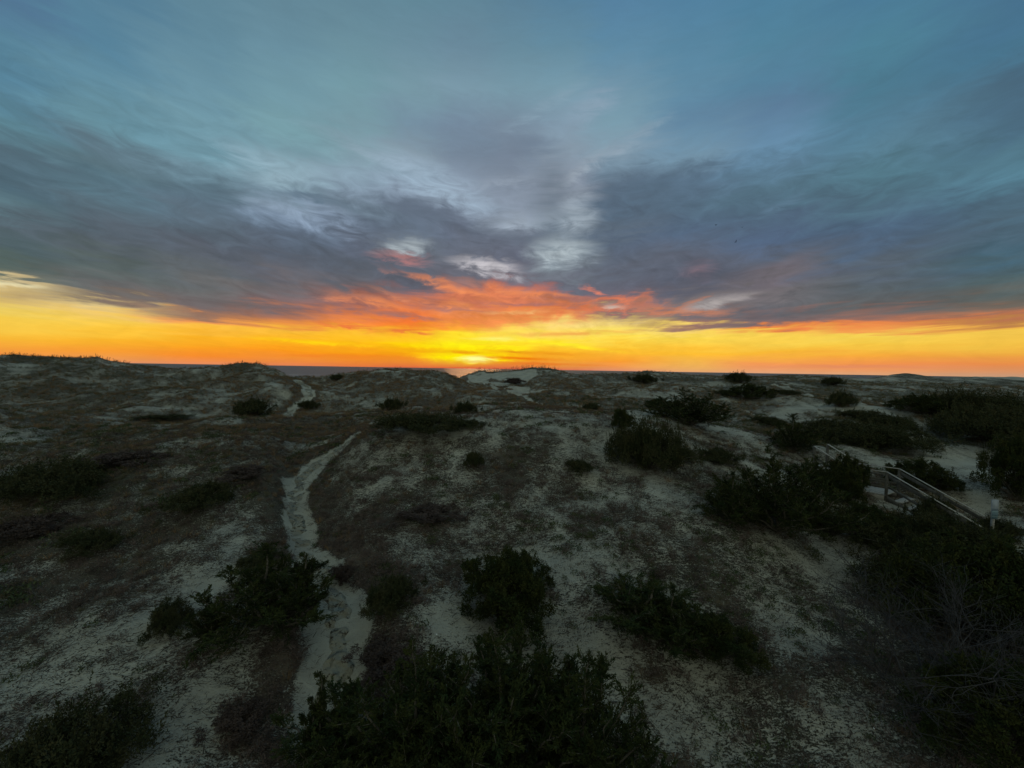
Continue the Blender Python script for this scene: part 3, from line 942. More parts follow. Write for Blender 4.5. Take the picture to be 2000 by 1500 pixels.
# sea oats standing on the seaward crests
Vs, Ts, off = [], [], 0
cand = [(px, None) for px in range(0)]
pts = []
for px0, px1, n_ in ((925, 1065, 130), (1060, 1090, 12), (770, 850, 26), (0, 250, 110), (430, 540, 34), (640, 760, 18), (1260, 1330, 12), (1430, 1540, 14), (1725, 1810, 26), (1850, 2000, 22), (1550, 1680, 14)):
    for _ in range(n_):
        px = random.uniform(px0, px1)
        a = math.atan((px - 1000) / F)
        r = np.linspace(45, 130, 400)
        x, y = r * math.sin(a), r * math.cos(a)
        hh = height(x, y)
        k = int(np.argmax((hh - CAMZ) / r))
        k = max(0, k - random.randint(0, 14))
        pts.append((x[k], y[k], hh[k], .55 if px < 1100 and px > 925 else .45))
for (x, y, z, s_) in pts:
    n_ = 3
    base = np.array([[x, y, z - .05]] * n_) + rng.normal(size=(n_, 3)) * [.05, .05, 0]
    L = rng.uniform(.6, 1.6, n_) * s_ * (1.3 if s_ > .5 else .8)
    tip = base + np.stack([rng.normal(size=n_) * .1, rng.normal(size=n_) * .1, L], -1)
    v, t = blades(base, tip, np.full(n_, .028), rng.normal(size=(n_, 3)) * .02)
    Vs.append(v); Ts.append(t + off); off += len(v)
    # seed heads
    hb = tip - [0, 0, .16]
    v, t = blades(hb, tip + [.03, 0, .02], np.full(n_, .05))
    Vs.append(v); Ts.append(t + off); off += len(v)
link('sea_oats', mesh_np('sea_oats', np.concatenate(Vs), np.concatenate(Ts), [m_tan]), kind='stuff',
     label='tall thin sea oats standing along the seaward dune crests', category='ground cover')


# ------------------------------------------------------------------ shrubs
def tubes(segs, sides=5):
    """segs: list of (p, q, r0, r1)"""
    Vs, Fs, off = [], [], 0
    for p, q_, r0, r1 in segs:
        p, q_ = np.array(p, float), np.array(q_, float)
        d = q_ - p
        d /= np.linalg.norm(d) + 1e-9
        u = np.cross(d, [0.3, .9, .31])
        u /= np.linalg.norm(u) + 1e-9
        v = np.cross(d, u)
        an = np.arange(sides) * 2 * math.pi / sides
        ring = np.cos(an)[:, None] * u + np.sin(an)[:, None] * v
        Vs.append(np.concatenate([p + ring * r0, q_ + ring * r1]))
        for i in range(sides):
            j = (i + 1) % sides
            Fs.append((off + i, off + j, off + sides + j, off + sides + i))
        off += sides * 2
    return np.concatenate(Vs), np.array(Fs)


m_jun = mat_var('juniper_foliage', (.020, .034, .011), (.048, .056, .016), 4, perobj=False)
m_myr = mat_var('myrtle_leaves', (.021, .034, .010), (.048, .053, .014), 3, perobj=False)
m_low = mat_var('low_bush_leaves', (.032, .042, .018), (.066, .066, .030), 3, perobj=False)
m_brn = mat_var('brown_bush_twigs', (.10, .073, .063), (.06, .045, .04), 3, perobj=False)
m_bark = mat_var('grey_bark', (.10, .085, .07), (.16, .145, .12), 8, perobj=False)
m_grey = mat_var('bleached_twigs', (.085, .082, .084), (.045, .042, .044), 5, perobj=False)


def leaf_tris(b, d, L, wd):
    """one rhombic leaf folded into two faces"""
    n = len(b)
    side = norm(np.cross(d, rng.normal(size=(n, 3)))) * (np.asarray(wd).reshape(-1, 1) / 2)
    L = np.asarray(L).reshape(-1, 1)
    V = np.stack([b, b + d * L * .45 - side, b + d * L * .45 + side, b + d * L], 1).reshape(-1, 3)
    o = np.arange(n)[:, None] * 4
    return V, np.concatenate([o + [0, 2, 1], o + [1, 2, 3]], 0)


def juniper(width, hgt, stems, side, leaves, seed, leafL=.06, lead=1.0, flat=1.0):
    global rng
    keep = rng
    rng = np.random.default_rng(seed)
    segs, B, Dd = [], [], []
    segs.append(((0, 0, -.3), (0, 0, .18), .07, .055))
    for s in range(stems):
        a = s * 2.39996 + rng.uniform(-.3, .3)
        k = ((s + .5) / stems) ** .6
        rr = width * .5 * k * rng.uniform(.75, 1.05)
        hh = hgt * (1 - .62 * k ** 2.2) * rng.uniform(.72, 1.0) * flat
        if s == 0:
            rr, hh = width * .08, hgt * lead
        tip = np.array([math.cos(a) * rr, math.sin(a) * rr, hh])
        p = np.array([0, 0, .1])
        pts_ = []
        for t in np.linspace(0, 1, 9):
            pt = p + (tip - p) * t
            pt[2] = .1 + (hh - .1) * (t ** 1.5 * .75 + t * .25) if k > .3 else pt[2]
            pts_.append(pt + rng.normal(size=3) * .03 * (t > 0))
        for i in range(8):
            segs.append((pts_[i], pts_[i + 1], .035 * (1 - i / 9) + .004, .035 * (1 - (i + 1) / 9) + .004))
        pts_ = np.array(pts_)
        for j in range(side):
            t = rng.uniform(.22, 1) ** .8
            f_ = t * 8
            i = min(int(f_), 7)
            b0 = pts_[i] + (pts_[i + 1] - pts_[i]) * (f_ - i)
            sd_ = norm(pts_[i + 1] - pts_[i])
            ln = (.19 + .28 * (1 - t)) * rng.uniform(.6, 1.25) * width / 2.4
            dr = norm(rng.normal(size=3) * .75 + sd_ * .55 + np.array([0, 0, .55]))
            tip2 = b0 + dr * ln
            if j % 3 == 0:
                segs.append((b0, tip2, .007, .003))
            u = rng.uniform(0, 1.05, (leaves, 1))
            pos_ = b0 + (tip2 - b0) * u + rng.normal(size=(leaves, 3)) * (.028 * (1.2 - u)) 
            B.append(pos_)
            Dd.append(norm(dr * 1.1 + rng.normal(size=(leaves, 3)) * .5 + [0, 0, .25]))
    B, Dd = np.concatenate(B), np.concatenate(Dd)
    keep_z = B[:, 2] > .02
    B, Dd = B[keep_z], Dd[keep_z]
    fo = leaf_tris(B, Dd, rng.uniform(.6, 1.2, len(B)) * leafL, rng.uniform(.7, 1.2, len(B)) * leafL * .3)
    tr = tubes(segs)
    rng = keep
    return fo, tr


def round_bush(width, hgt, clumps, leaves, seed, leafL=.06, ragged=.18):
    global rng
    keep = rng
    rng = np.random.default_rng(seed)
    segs, B, Dd = [], [], []
    for s in range(clumps):
        a = rng.uniform(0, 2 * math.pi)
        k = math.sqrt(rng.uniform(0, 1))
        el = math.sqrt(max(0, 1 - k * k))
        sz = rng.uniform(.62, 1.0) + rng.normal() * ragged * .5
        sh = sz * (1 + .26 * math.sin(2 * a + seed) + .2 * math.sin(3 * a + seed * 1.7))
        c = np.array([math.cos(a) * k * width * .5 * sh, math.sin(a) * k * width * .5 * sh, hgt * (.15 + .8 * el * sz)])
        if rng.uniform() < .25:
            c[2] *= rng.uniform(.3, .9)
        segs.append(((rng.normal() * .05, rng.normal() * .05, -.1), c * [.5, .5, .62], .02, .010))
        segs.append((c * [.5, .5, .62], c, .010, .004))
        cr = rng.uniform(.10, .2) * width / 2.2
        d0 = norm(rng.normal(size=(leaves, 3)))
        rr = rng.uniform(.2, 1, (leaves, 1)) ** .6
        B.append(c + d0 * rr * cr * [1, 1, .75])
        Dd.append(norm(d0 + rng.normal(size=(leaves, 3)) * .6 + [0, 0, .5]))
        for _ in range(2):        # upright shoots
            n_ = leaves // 7
            st = c + norm(rng.normal(size=3)) * cr * .5
            dr = norm(rng.normal(size=3) * .5 + [0, 0, 1])
            u = rng.uniform(0, 1, (n_, 1))
            B.append(st + dr * u * cr * 1.7 + rng.normal(size=(n_, 3)) * .015)
            Dd.append(norm(dr + rng.normal(size=(n_, 3)) * .6))
    B, Dd = np.concatenate(B), np.concatenate(Dd)
    k_ = B[:, 2] > .01
    B, Dd = B[k_], Dd[k_]
    fo = leaf_tris(B, Dd, rng.uniform(.6, 1.25, len(B)) * leafL, rng.uniform(.8, 1.2, len(B)) * leafL * .42)
    tr = tubes(segs)
    rng = keep
    return fo, tr


def bare_shrub(width, hgt, n, seed):
    global rng
    keep = rng
    rng = np.random.default_rng(seed)
    main, fine = [], []

    def grow(p, d, L, r, lev):
        q_ = p
        k = 4
        for i in range(k):
            d = norm(d + rng.normal(size=3) * .16 + np.array([0, 0, .03]))
            nx = q_ + d * L / k
            (main if lev == 0 else fine).append((q_, nx, r * (1 - i / k * .6), r * (1 - (i + 1) / k * .6)))
            q_ = nx
            if lev < 3 and (i > 0 or lev > 0):
                for _ in range(2 if lev < 2 else 1):
                    grow(q_, norm(d + rng.normal(size=3) * .5), L * rng.uniform(.4, .65), r * .55, lev + 1)
    for s in range(n):
        a = s * 2.4 + rng.uniform(-.3, .3)
        lean = rng.uniform(.3, 1.2)
        grow(np.array([rng.normal() * .08, rng.normal() * .08, -.1]), norm(np.array([math.cos(a) * lean * width / hgt, math.sin(a) * lean * width / hgt, 1.0])), hgt * rng.uniform(.7, 1.1), .014, 0)
    a_, b_ = tubes(main, 5), tubes(fine, 3)
    rng = keep
    return b_, a_


KINDS = {}


def add_kind(key, objname, cat, gen, mats, dims, parts=('foliage', 'stem')):
    (fv, ff), (tv, tf) = gen
    KINDS[key] = dict(name=objname, cat=cat, dims=dims, parts=parts,
                      me=(mesh_np(parts[0], fv, ff, [mats[0]]), mesh_np(parts[1], tv, tf, [mats[1]])), first=None)


add_kind('jL', 'juniper_shrub', 'juniper', juniper(3.2, 2.6, 24, 34, 52, 11, .07, 1.05), (m_jun, m_bark), (3.2, 2.6))
add_kind('jM', 'juniper_shrub', 'juniper', juniper(2.4, 1.8, 20, 30, 56, 12, .055, 1.15), (m_jun, m_bark), (2.4, 1.8))
add_kind('jN', 'juniper_shrub', 'juniper', juniper(2.2, 2.0, 18, 30, 56, 13, .055, 1.0), (m_jun, m_bark), (2.2, 2.0))
add_kind('jS', 'juniper_shrub', 'juniper', juniper(1.0, 1.5, 9, 30, 50, 14, .05, 1.0), (m_jun, m_bark), (1.0, 1.5))
add_kind('mM', 'wax_myrtle_bush', 'bush', round_bush(2.2, 1.4, 95, 260, 21, .055), (m_myr, m_bark), (2.2, 1.4))
add_kind('mL', 'wax_myrtle_bush', 'bush', round_bush(3.4, 2.0, 150, 240, 22, .075), (m_myr, m_bark), (3.4, 2.0))
add_kind('lM', 'low_bush', 'bush', round_bush(2.4, .8, 90, 230, 23, .055, .25), (m_low, m_bark), (2.4, .8))
add_kind('lL', 'low_bush', 'bush', round_bush(5.0, 1.3, 170, 220, 24, .09, .25), (m_low, m_bark), (5.0, 1.3))
add_kind('bM', 'heather_bush', 'bush', round_bush(1.6, .6, 90, 150, 25, .05, .25), (m_brn, m_bark), (1.6, .6))
add_kind('tw', 'leafless_shrub', 'shrub', bare_shrub(2.2, 1.6, 8, 31), (m_grey, m_grey), (2.6, 2.1), ('twigs', 'stem'))


def place(key, px, py, wpx, pytop, label, group=None, push=.45, rz=None, depth_scale=1.0, maxh=4.0):
    K = KINDS[key]
    c = hit(px, py)
    wid = wpx * c[1] / F * (1.28 if py > 1000 else 1.15)
    L = math.hypot(c[0], c[1])
    x, y = c[0] * (1 + push * wid * .5 / L), c[1] * (1 + push * wid * .5 / L)
    z = h1(x, y)
    v = ray(px, pytop)
    ztop = CAMZ + v[2] / v[1] * y
    hh = min(max(ztop - z, .25), maxh)
    root = bpy.data.objects.new(K['name'], None)
    COL.objects.link(root)
    root.empty_display_size = .2
    for pn, me_ in zip(K['parts'], K['me']):
        if K['first'] is None:
            ch = bpy.data.objects.new(pn, me_)
        else:
            src = K['first'][K['parts'].index(pn)]
            ch = src.copy()
        COL.objects.link(ch)
        ch.parent = root
        K.setdefault('tmp', []).append(ch)
    if K['first'] is None:
        K['first'] = list(K['tmp'])
    root.location = (x, y, z - .03)
    s = wid / K['dims'][0]
    root.scale = (s, s * depth_scale, hh / K['dims'][1])
    root.rotation_euler = (0, 0, random.uniform(0, 6.28) if rz is None else rz)
    root['label'] = label
    root['category'] = K['cat']
    if group:
        root['group'] = group
    return root


S = [
    # foreground
    ('jM', 535, 1275, 265, 1082, 'juniper with a tall pointed shoot beside the sand path, lower left', .5),
    ('jM', 415, 1258, 105, 1172, 'short juniper leaning left of the pointed juniper by the path', .4),
    ('jS', 590, 1215, 80, 1080, 'narrow upright juniper shoot rising against the path edge', .4),
    ('lM', 762, 1195, 95, 1140, 'small low dark bush just right of the near path', .3),
    ('mM', 985, 1245, 165, 1085, 'rounded green bush in the middle of the near sand', .5),
    ('mM', 1015, 1190, 120, 1078, 'yellowish green bush crown behind the middle rounded bush', .5),
    ('jN', 1250, 1290, 225, 1130, 'bushy juniper with ragged top right of the rounded middle bush', .5),
    ('mM', 1395, 1305, 125, 1200, 'low round bush touching the right side of the ragged juniper', .4),
    ('jM', 1312, 1300, 165, 1160, 'dark juniper joining the ragged juniper to the low round bush', .4),
    ('jS', 622, 1500, 75, 1312, 'slender pointed juniper standing at the bottom end of the path', .3),
    ('jN', 665, 1540, 270, 1365, 'broad dark juniper at the bottom edge left of centre', .3),
    ('jL', 830, 1600, 380, 1285, 'large dark juniper at the bottom edge below the purple heather', .3),
    ('jL', 985, 1560, 400, 1245, 'tallest spreading juniper at the bottom centre of the view', .3),
    ('jL', 1120, 1590, 330, 1280, 'dense dark juniper at the bottom edge right of centre', .3),
    ('jM', 900, 1640, 360, 1380, 'feathery juniper filling the bottom edge under the tallest one', .2),
    ('bM', 752, 1318, 125, 1265, 'dark purple heather bush beside the path above the big junipers', .3),
    ('bM', 668, 1138, 52, 1108, 'brown twiggy bush on the right edge of the near path', .3),
    ('lM', 505, 1108, 75, 1080, 'small dull green clump behind the pointed juniper', .3),
    ('lL', 110, 1590, 280, 1450, 'wide black bush in the bottom left corner', .3),
    ('lM', 330, 1235, 80, 1185, 'small dark sprawling bush at the far left foot of the junipers', .3),
    ('bM', 470, 1430, 110, 1410, 'flat scrubby heather patch left of the bottom junipers', .3),
    # right foreground mass
    ('tw', 1800, 1440, 330, 1150, 'tall bare grey shrub with arching leafless twigs, lower right', .3),
    ('tw', 1920, 1420, 240, 1180, 'bare tangled grey shrub against the dark right edge', .3),
    ('mL', 1960, 1290, 260, 1060, 'big black bush at the right edge behind the bare shrubs', .4),
    ('lL', 1830, 1200, 300, 1105, 'dark low thicket between the sand and the right edge', .4),
    ('mL', 1960, 1500, 230, 1300, 'black bush in the bottom right corner beside the bare twigs', .3),
    ('jM', 1860, 1100, 150, 1025, 'dark juniper below the stair handrail near its lower end', .4),
    ('lM', 1735, 1075, 100, 1030, 'low dark bush at the foot of the wooden stairs', .4),
    ('mM', 1695, 1050, 100, 985, 'dark bush between the big black juniper and the stair treads', .3),
    ('lL', 1840, 1078, 140, 1018, 'dark thicket under the descending handrail', .3),
    ('lM', 1610, 1045, 120, 990, 'low dark bush at the right foot of the big black juniper', .3),
    ('mM', 1655, 955, 62, 888, 'small bush growing over the bend of the boardwalk rails', .2),
    ('lM', 1945, 1052, 60, 1017, 'dark bush growing round the foot of the notice sign', .1),
    ('bM', 255, 905, 120, 885, 'brown scrubby bush between the two left thickets', .3),
    ('bM', 480, 935, 90, 915, 'brown scrubby bush on the slope close left of the path', .3),
    ('bM', 60, 1050, 120, 1015, 'brown scrubby bush at the left edge above the open sand', .3),
    ('lM', 1130, 925, 60, 900, 'small green bush in the heather right of the smallest mound bush', .3),
    ('lM', 1400, 905, 80, 878, 'low dark bush on the shaded slope under the brow juniper', .3),
    ('bM', 840, 1020, 110, 1000, 'brown scrubby bush in the middle of the near mound', .3),
    ('lM', 1500, 830, 60, 815, 'low dark bush in the hollow right of the brow juniper', .3),
    ('lM', 1420, 772, 45, 762, 'dark low bush in the far field left of the oval bush', .3),
    ('lM', 1540, 772, 45, 762, 'dark low bush beside the far pale track', .3),
    # mid right
    ('jL', 1520, 1075, 235, 888, 'very large black juniper on the right of the near dune face', .5),
    ('jM', 1430, 1040, 120, 935, 'black juniper hugging the left side of the very large one', .4),
    ('mM', 1645, 985, 75, 908, 'dark round bush covering the middle of the boardwalk rails', .3),
    ('jM', 1585, 950, 80, 895, 'dark juniper behind the very large one below the upper stairs', .3),
    ('lM', 1822, 1020, 50, 975, 'dark bush hiding the lower steps of the wooden stairs', .2),
    ('jM', 1552, 890, 100, 818, 'spiky juniper on the slope left of the upper stair rails', .4),
    ('mM', 1790, 955, 90, 895, 'round bush behind the stair handrail landing', .3),
    ('mM', 1845, 962, 50, 930, 'small round bush between the handrail and the sand patch', .3),
    ('mL', 1990, 985, 100, 850, 'dark tall bush behind the sign at the right edge', .3),
    ('lL', 1930, 868, 180, 806, 'long dark thicket above the bare sand patch at right', .3),
    ('lL', 1700, 878, 180, 835, 'dark thicket on the slope above the wooden stairs', .3),
    ('lM', 1625, 850, 120, 822, 'low dark bush under the small bright sand slopes', .3),
    ('lM', 1690, 826, 90, 803, 'green low bush between the two bright sand slopes', .3),
    ('mM', 1790, 812, 90, 770, 'dark rounded bush on the middle right dune', .3),
    ('lL', 1905, 818, 140, 772, 'broad dark bush on the far right dune slope', .3),
    ('lM', 1740, 842, 100, 815, 'dark mat of bush left of the far right thicket', .3),
    ('jL', 1345, 838, 175, 764, 'big dark leaning juniper on the brow right of centre', .4),
    ('mM', 1290, 800, 60, 778, 'small bush peeping left of the big brow juniper', .3),
    ('lL', 1265, 925, 130, 838, 'dark green bush on the near dune face below the brow juniper', .4),
    ('mM', 1215, 842, 48, 797, 'narrow dark bush beside the bright sand below the brow', .3),
    ('lM', 1330, 900, 70, 878, 'flat dark bush to the right of the dune face bush', .3),
    ('mM', 1467, 784, 75, 750, 'oval dark bush beyond the brow juniper on open dune', .4),
    ('lM', 1258, 750, 46, 732, 'small dark bush on the far dune right of the sand slope', .3),
    ('lM', 1442, 748, 45, 729, 'small dark bush high on the far dune above the oval bush', .3),
    ('lM', 1627, 752, 42, 738, 'small dark bush on the far dune below the sea strip', .3),
    ('lM', 1642, 795, 55, 768, 'dark bush at the top of the small bright sand slopes', .3),
    # brow and middle
    ('lL', 830, 852, 165, 812, 'wide low green bush on the brow right of the path', .3),
    ('lM', 915, 838, 60, 820, 'low dark bush at the right end of the brow bush', .3),
    ('lM', 765, 802, 42, 780, 'small round dark bush in the swale behind the brow', .3),
    ('lM', 908, 808, 45, 786, 'small dark bush in the swale below the dune flank', .3),
    ('lM', 925, 912, 45, 885, 'smallest green bush on the mound, on the heather covered near face', .3),
    ('lM', 495, 812, 75, 782, 'dark bush left of the far winding path', .3),
    ('lM', 603, 800, 34, 783, 'tiny dark bush right beside the far winding path', .3),
    ('lM', 320, 822, 80, 810, 'flat dark bush at the swale edge on the left', .3),
    ('lM', 660, 742, 30, 732, 'dark bush near the crest right of the far path', .3),
    ('lL', 110, 970, 200, 912, 'broad black thicket on the left edge of the near slope', .3),
    ('lM', 395, 995, 120, 950, 'dark brown green thicket on the near slope left of the path', .3),
    ('lM', 180, 1078, 90, 1040, 'dark brown bush below the left thickets', .3),
    ('lM', 1155, 800, 40, 788, 'tiny dark bush on the brow beside the pale sand', .3),
    ('bM', 1004, 751, 40, 739, 'brown brush patch in the middle of the far pale sand slope', .2),
]
for (k, px, py, wp, pt, lab, push) in S:
    if wp:
        place(k, px, py, wp, pt, lab, 'shrubs on the dunes', push)

# ------------------------------------------------------------------ boardwalk stairs
m_wood, nt, b = principled('weathered_wood', None, .85, .25)
pos = nt.node('ShaderNodeTexCoord').outputs['Object']
mp = nt.node('ShaderNodeMapping')
nt.set(mp.inputs[0], pos)
mp.inputs['Scale'].default_value = (9, 9, 60)
f1 = nt.noise(mp.outputs[0], 1, 4, .6, .4)
nt.set(b.inputs['Base Color'], nt.mix(nt.maprange(f1, .3, .7), (.42, .40, .37), (.28, .265, .24)))


m_woodd = mat_var('old_dark_wood', (.13, .125, .11), (.08, .076, .068), 5, perobj=False)


def beam_mesh(beams):
    Vs, Fs, off = [], [], 0
    for p, q_, w_, h_ in beams:
        p, q_ = np.array(p, float), np.array(q_, float)
        d = norm(q_ - p)
        up = np.array([0, 0, 1.0]) if abs(d[2]) < .95 else np.array([WD[0], WD[1], 0.0])
        s = norm(np.cross(d, up))
        u = np.cross(s, d)
        for e in (p, q_):
            for (a, c) in ((-1, -1), (1, -1), (1, 1), (-1, 1)):
                Vs.append(e + s * a * w_ / 2 + u * c * h_ / 2)
        for f_ in ((0, 1, 2, 3), (7, 6, 5, 4), (0, 4, 5, 1), (1, 5, 6, 2), (2, 6, 7, 3), (3, 7, 4, 0)):
            Fs.append([off + i for i in f_])
        off += 8
    return np.array(Vs), np.array(Fs)


def at_depth(px, py, d):
    v = ray(px, py)
    return np.array([v[0] / v[1] * d, d, CAMZ + v[2] / v[1] * d])


P1 = at_depth(1733, 922, 16.3)      # near landing post top
P2 = at_depth(1757, 919, 16.9)      # far landing post top
P2[2] = P1[2]
PA = at_depth(1677, 905, 1.0)
PA = np.array([0, 0, CAMZ]) + (PA - [0, 0, CAMZ]) * ((P1[2] - CAMZ) / (PA[2] - CAMZ))    # where the far rail bends up
PE = at_depth(1940, 1018, 14.1)     # lower end of the far rail
WD = np.array([(P2 - P1)[0], (P2 - P1)[1]])
OFF = P1 - P2
RAILH = 1.0
deck_z = P1[2] - RAILH


def wood(name, beams, parent, m=m_wood):
    V, Fc = beam_mesh(beams)
    me_ = mesh_np(name, V, Fc, [m])
    o = link(name, me_, parent)
    bv = o.modifiers.new('bevel', 'BEVEL')
    bv.width = .006
    bv.segments = 1
    return o


stairs = bpy.data.objects.new('boardwalk_stairs', None)
COL.objects.link(stairs)
stairs['label'] = 'weathered grey wooden boardwalk stairs with handrails among dark bushes'
stairs['category'] = 'stairs'
U2 = PA + [-.45, 1.25, .65]
rails_far = [P2, PE]
dn = np.array([0, 0, 1.0])
for o3 in (np.zeros(3), OFF):
    a, p, e = PA + o3, P2 + o3, PE + o3
    wood('handrail', [(p, e, .07, .028)], stairs)
    wood('handrail', [(a, p, .07, .028)], stairs)
    wood('handrail', [(a, U2 + o3, .09, .03)], stairs)
    for k in (.34, .66):
        wood('rail_board', [(a - dn * k, p - dn * k, .03, .085)], stairs, m_woodd)
    wood('rail_board', [(p - dn * .16, e - dn * .16, .03, .13)], stairs, m_woodd)
    wood('rail_board', [(p - dn * .6, e - dn * .6, .03, .085)], stairs, m_woodd)
    wood('rail_board', [(a - dn * .5, U2 + o3 - dn * .5, .03, .085)], stairs, m_woodd)
    for q_ in (a, p, (p + e) / 2, e, U2 + o3):
        gz = h1(q_[0], q_[1])
        wood('post', [(np.array([q_[0], q_[1], min(gz, q_[2] - 1.0) - .3]), q_ - dn * .025, .09, .09)], stairs, m_woodd)
# deck boards
dirv = norm(P2 - PA)
Ld = np.linalg.norm(P2 - PA)
nb = int(Ld / .15)
for i in range(nb):
    c = PA + dirv * (i + .5) * Ld / nb
    c = np.array([c[0], c[1], deck_z])
    wood('deck_board', [(c + OFF * -.02, c + OFF * 1.02, .14, .035)], stairs)
# flight down and flight up
for (A0, B0, nst) in ((P2, PE, 7), (PA, U2, 6)):
    for i in range(1, nst + 1):
        c = A0 + (B0 - A0) * i / nst
        c = np.array([c[0], c[1], c[2] - RAILH])
        wood('tread', [(c + OFF * .02, c + OFF * .98, .29, .04)], stairs)
    for o3 in (OFF * .0, OFF * 1.0):
        s0, s1 = A0 + o3 - dn * (RAILH + .14), B0 + o3 - dn * (RAILH + .14)
        wood('stringer', [(s0, s1, .05, .24)], stairs, m_woodd)
wood('stringer', [(PA - dn * (RAILH + .13), P2 - dn * (RAILH + .13), .05, .2)], stairs)
wood('stringer', [(PA + OFF - dn * (RAILH + .13), P1 - dn * (RAILH + .13), .05, .2)], stairs)

# ------------------------------------------------------------------ sign
m_white, nt, b = principled('sign_face', None, .5, .4)
pos = nt.node('ShaderNodeNewGeometry').outputs['Position']
nt.set(b.inputs['Base Color'], nt.mix(nt.maprange(nt.noise(pos, 6, 4, .6), .4, .7), (.30, .34, .40), (.22, .26, .31)))
m_ink, _, _ = principled('sign_blue_ink', (.06, .13, .19), .5)
m_pale, _, _ = principled('sign_pale_panel', (.24, .34, .39), .5)
sg = bpy.data.objects.new('notice_sign', None)
COL.objects.link(sg)
sg['label'] = 'narrow upright white and blue notice sign at the lower end of the stair handrail'
sg['category'] = 'sign'
SD = 13.7
tl, br = at_depth(1936, 976, SD), at_depth(1951, 1014, SD)
cx, w_ = (tl[0] + br[0]) / 2, (br[0] - tl[0])
zt, zb = tl[2], br[2]
root = Vector((cx, SD, h1(cx, SD)))
sg.location = root
yaw = -.06
sg.rotation_euler = (0, 0, yaw)


def panel(name, x0, x1, z0, z1, y0, y1, m):
    V = [(x, y, z) for z in (z0 - root.z, z1 - root.z) for (x, y) in ((x0, y0), (x1, y0), (x1, y1), (x0, y1))]
    Fc = [(0, 1, 2, 3), (7, 6, 5, 4), (0, 4, 5, 1), (1, 5, 6, 2), (2, 6, 7, 3), (3, 7, 4, 0)]
    return link(name, mesh_np(name, V, np.array(Fc), [m]), sg)


hw = w_ / 2 * .7
panel('board', -hw, hw, zb, zt, 0, .025, m_white)
panel('post', -.0, .05, root.z - .4, zt - .05, .03, .12, m_wood)
Hs = zt - zb
panel('lettering', -hw * .93, hw * .93, zb + Hs * .50, zb + Hs * .53, -.004, -.001, m_ink)
panel('lettering', -hw * .93, hw * .93, zb + Hs * .43, zb + Hs * .455, -.004, -.001, m_ink)
panel('lower_panel', -hw * .95, hw * .95, zb + Hs * .02, zb + Hs * .42, -.004, -.001, m_pale)
for k, hh in ((.36, .02), (.31, .02), (.26, .02), (.19, .045), (.06, .035)):
    panel('lettering', -hw * .85, hw * (.85 if k > .1 else .4), zb + Hs * k, zb + Hs * (k + hh), -.008, -.005, m_ink)


# ------------------------------------------------------------------ birds
m_bird, _, _ = principled('dark_feathers', (.03, .035, .04), .8)


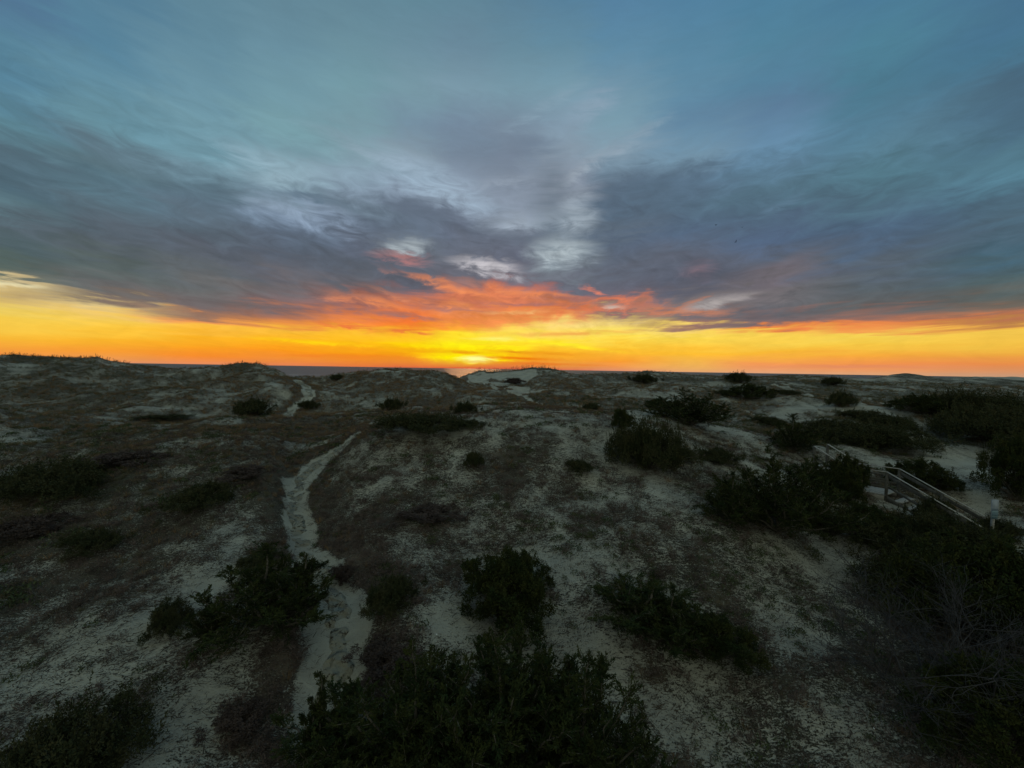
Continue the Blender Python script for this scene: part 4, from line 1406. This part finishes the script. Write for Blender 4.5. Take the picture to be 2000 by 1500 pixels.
def bird(px, py, d, roll, yaw, flap, label):
    c = at_depth(px, py, d)
    V, Fc = [], []
    # body: lofted rings along x
    prof = [(-.30, .005, 0), (-.22, .03, 0), (-.08, .06, 0), (.06, .065, .0), (.16, .045, .02), (.22, .04, .035), (.27, .025, .035), (.33, .004, .03)]
    for (x, r, z) in prof:
        for k in range(8):
            a = k * math.pi / 4
            V.append((x, math.cos(a) * r, z + math.sin(a) * r * .9))
    for i in range(len(prof) - 1):
        for k in range(8):
            Fc.append((i * 8 + k, i * 8 + (k + 1) % 8, (i + 1) * 8 + (k + 1) % 8, (i + 1) * 8 + k))
    me_ = mesh_np('body', V, np.array(Fc), [m_bird], smooth=True)
    o = link('bird', me_, None, label=label, category='bird', group='birds flying in the evening sky')
    o.location = c
    o.rotation_euler = (roll, 0, yaw)
    for s in (-1, 1):
        st = [(0, .04, 0, .20, .03), (.04, .25, flap * .5, .20, .02), (.05, .45, flap * .9, .16, .015), (-.02, .66, flap * 1.0, .10, .01), (-.14, .84, flap * .8, .02, .004)]
        V, Fc = [], []
        for (x, y, z, ch, th) in st:
            y *= s
            V += [(x + ch * .5, y, z), (x, y, z + th), (x - ch * .5, y, z), (x, y, z - th)]
        for i in range(len(st) - 1):
            for k in range(4):
                Fc.append((i * 4 + k, i * 4 + (k + 1) % 4, (i + 1) * 4 + (k + 1) % 4, (i + 1) * 4 + k))
        link('wing', mesh_np('wing', V, np.array(Fc), [m_bird], smooth=True), o)
    V = [(-.26, -.02, 0), (-.26, .02, 0), (-.42, .07, 0), (-.42, -.07, 0), (-.26, -.02, .012), (-.26, .02, .012), (-.42, .07, .006), (-.42, -.07, .006)]
    Fc = [(3, 2, 1, 0), (4, 5, 6, 7), (0, 1, 5, 4), (1, 2, 6, 5), (2, 3, 7, 6), (3, 0, 4, 7)]
    link('tail', mesh_np('tail', V, np.array(Fc), [m_bird]), o)
    return o


bird(1398, 440, 150, .35, .3, .45, 'dark bird in flight, leftmost of the three above the right dunes')
bird(1450, 444, 170, -.2, 1.2, .35, 'dark bird in flight, rightmost of the three above the right dunes')
bird(1437, 473, 140, -.3, -.2, .50, 'dark bird with raised wings, lowest of the three in the sky')

# ------------------------------------------------------------------ pale shells lying on the sand
m_shell, _, _ = principled('bleached_shell', (.75, .74, .70), .6)
for (px, py, lab) in ((1708, 1427, 'pale shell fragment on dark sand at the lower right'), (852, 1243, 'pale shell fragment on sand right of the near path'),
                      (1028, 1018, 'pale shell fragment on the bare sand of the near dune face'), (795, 965, 'pale shell fragment among the heather above the near path')):
    c = hit(px, py)
    r_, V, Fc = .028, [], []
    for i in range(5):
        for k in range(9):
            u, t = i / 4, (k / 8 - .5) * 2.3
            V.append((math.sin(t) * u * r_, math.cos(t) * u * r_, .014 * (1 - u * u) + .002 * (k % 2) * u))
    for i in range(4):
        for k in range(8):
            Fc.append((i * 9 + k, i * 9 + k + 1, (i + 1) * 9 + k + 1, (i + 1) * 9 + k))
    o = link('seashell', mesh_np('seashell', V, np.array(Fc), [m_shell], smooth=True), None, label=lab, category='shell', group='shell fragments on the sand')
    sol = o.modifiers.new('thickness', 'SOLIDIFY')
    sol.thickness = .003
    o.location = (c[0], c[1], c[2] + .02)
    o.rotation_euler = (.7, .1, random.uniform(-1, 1))
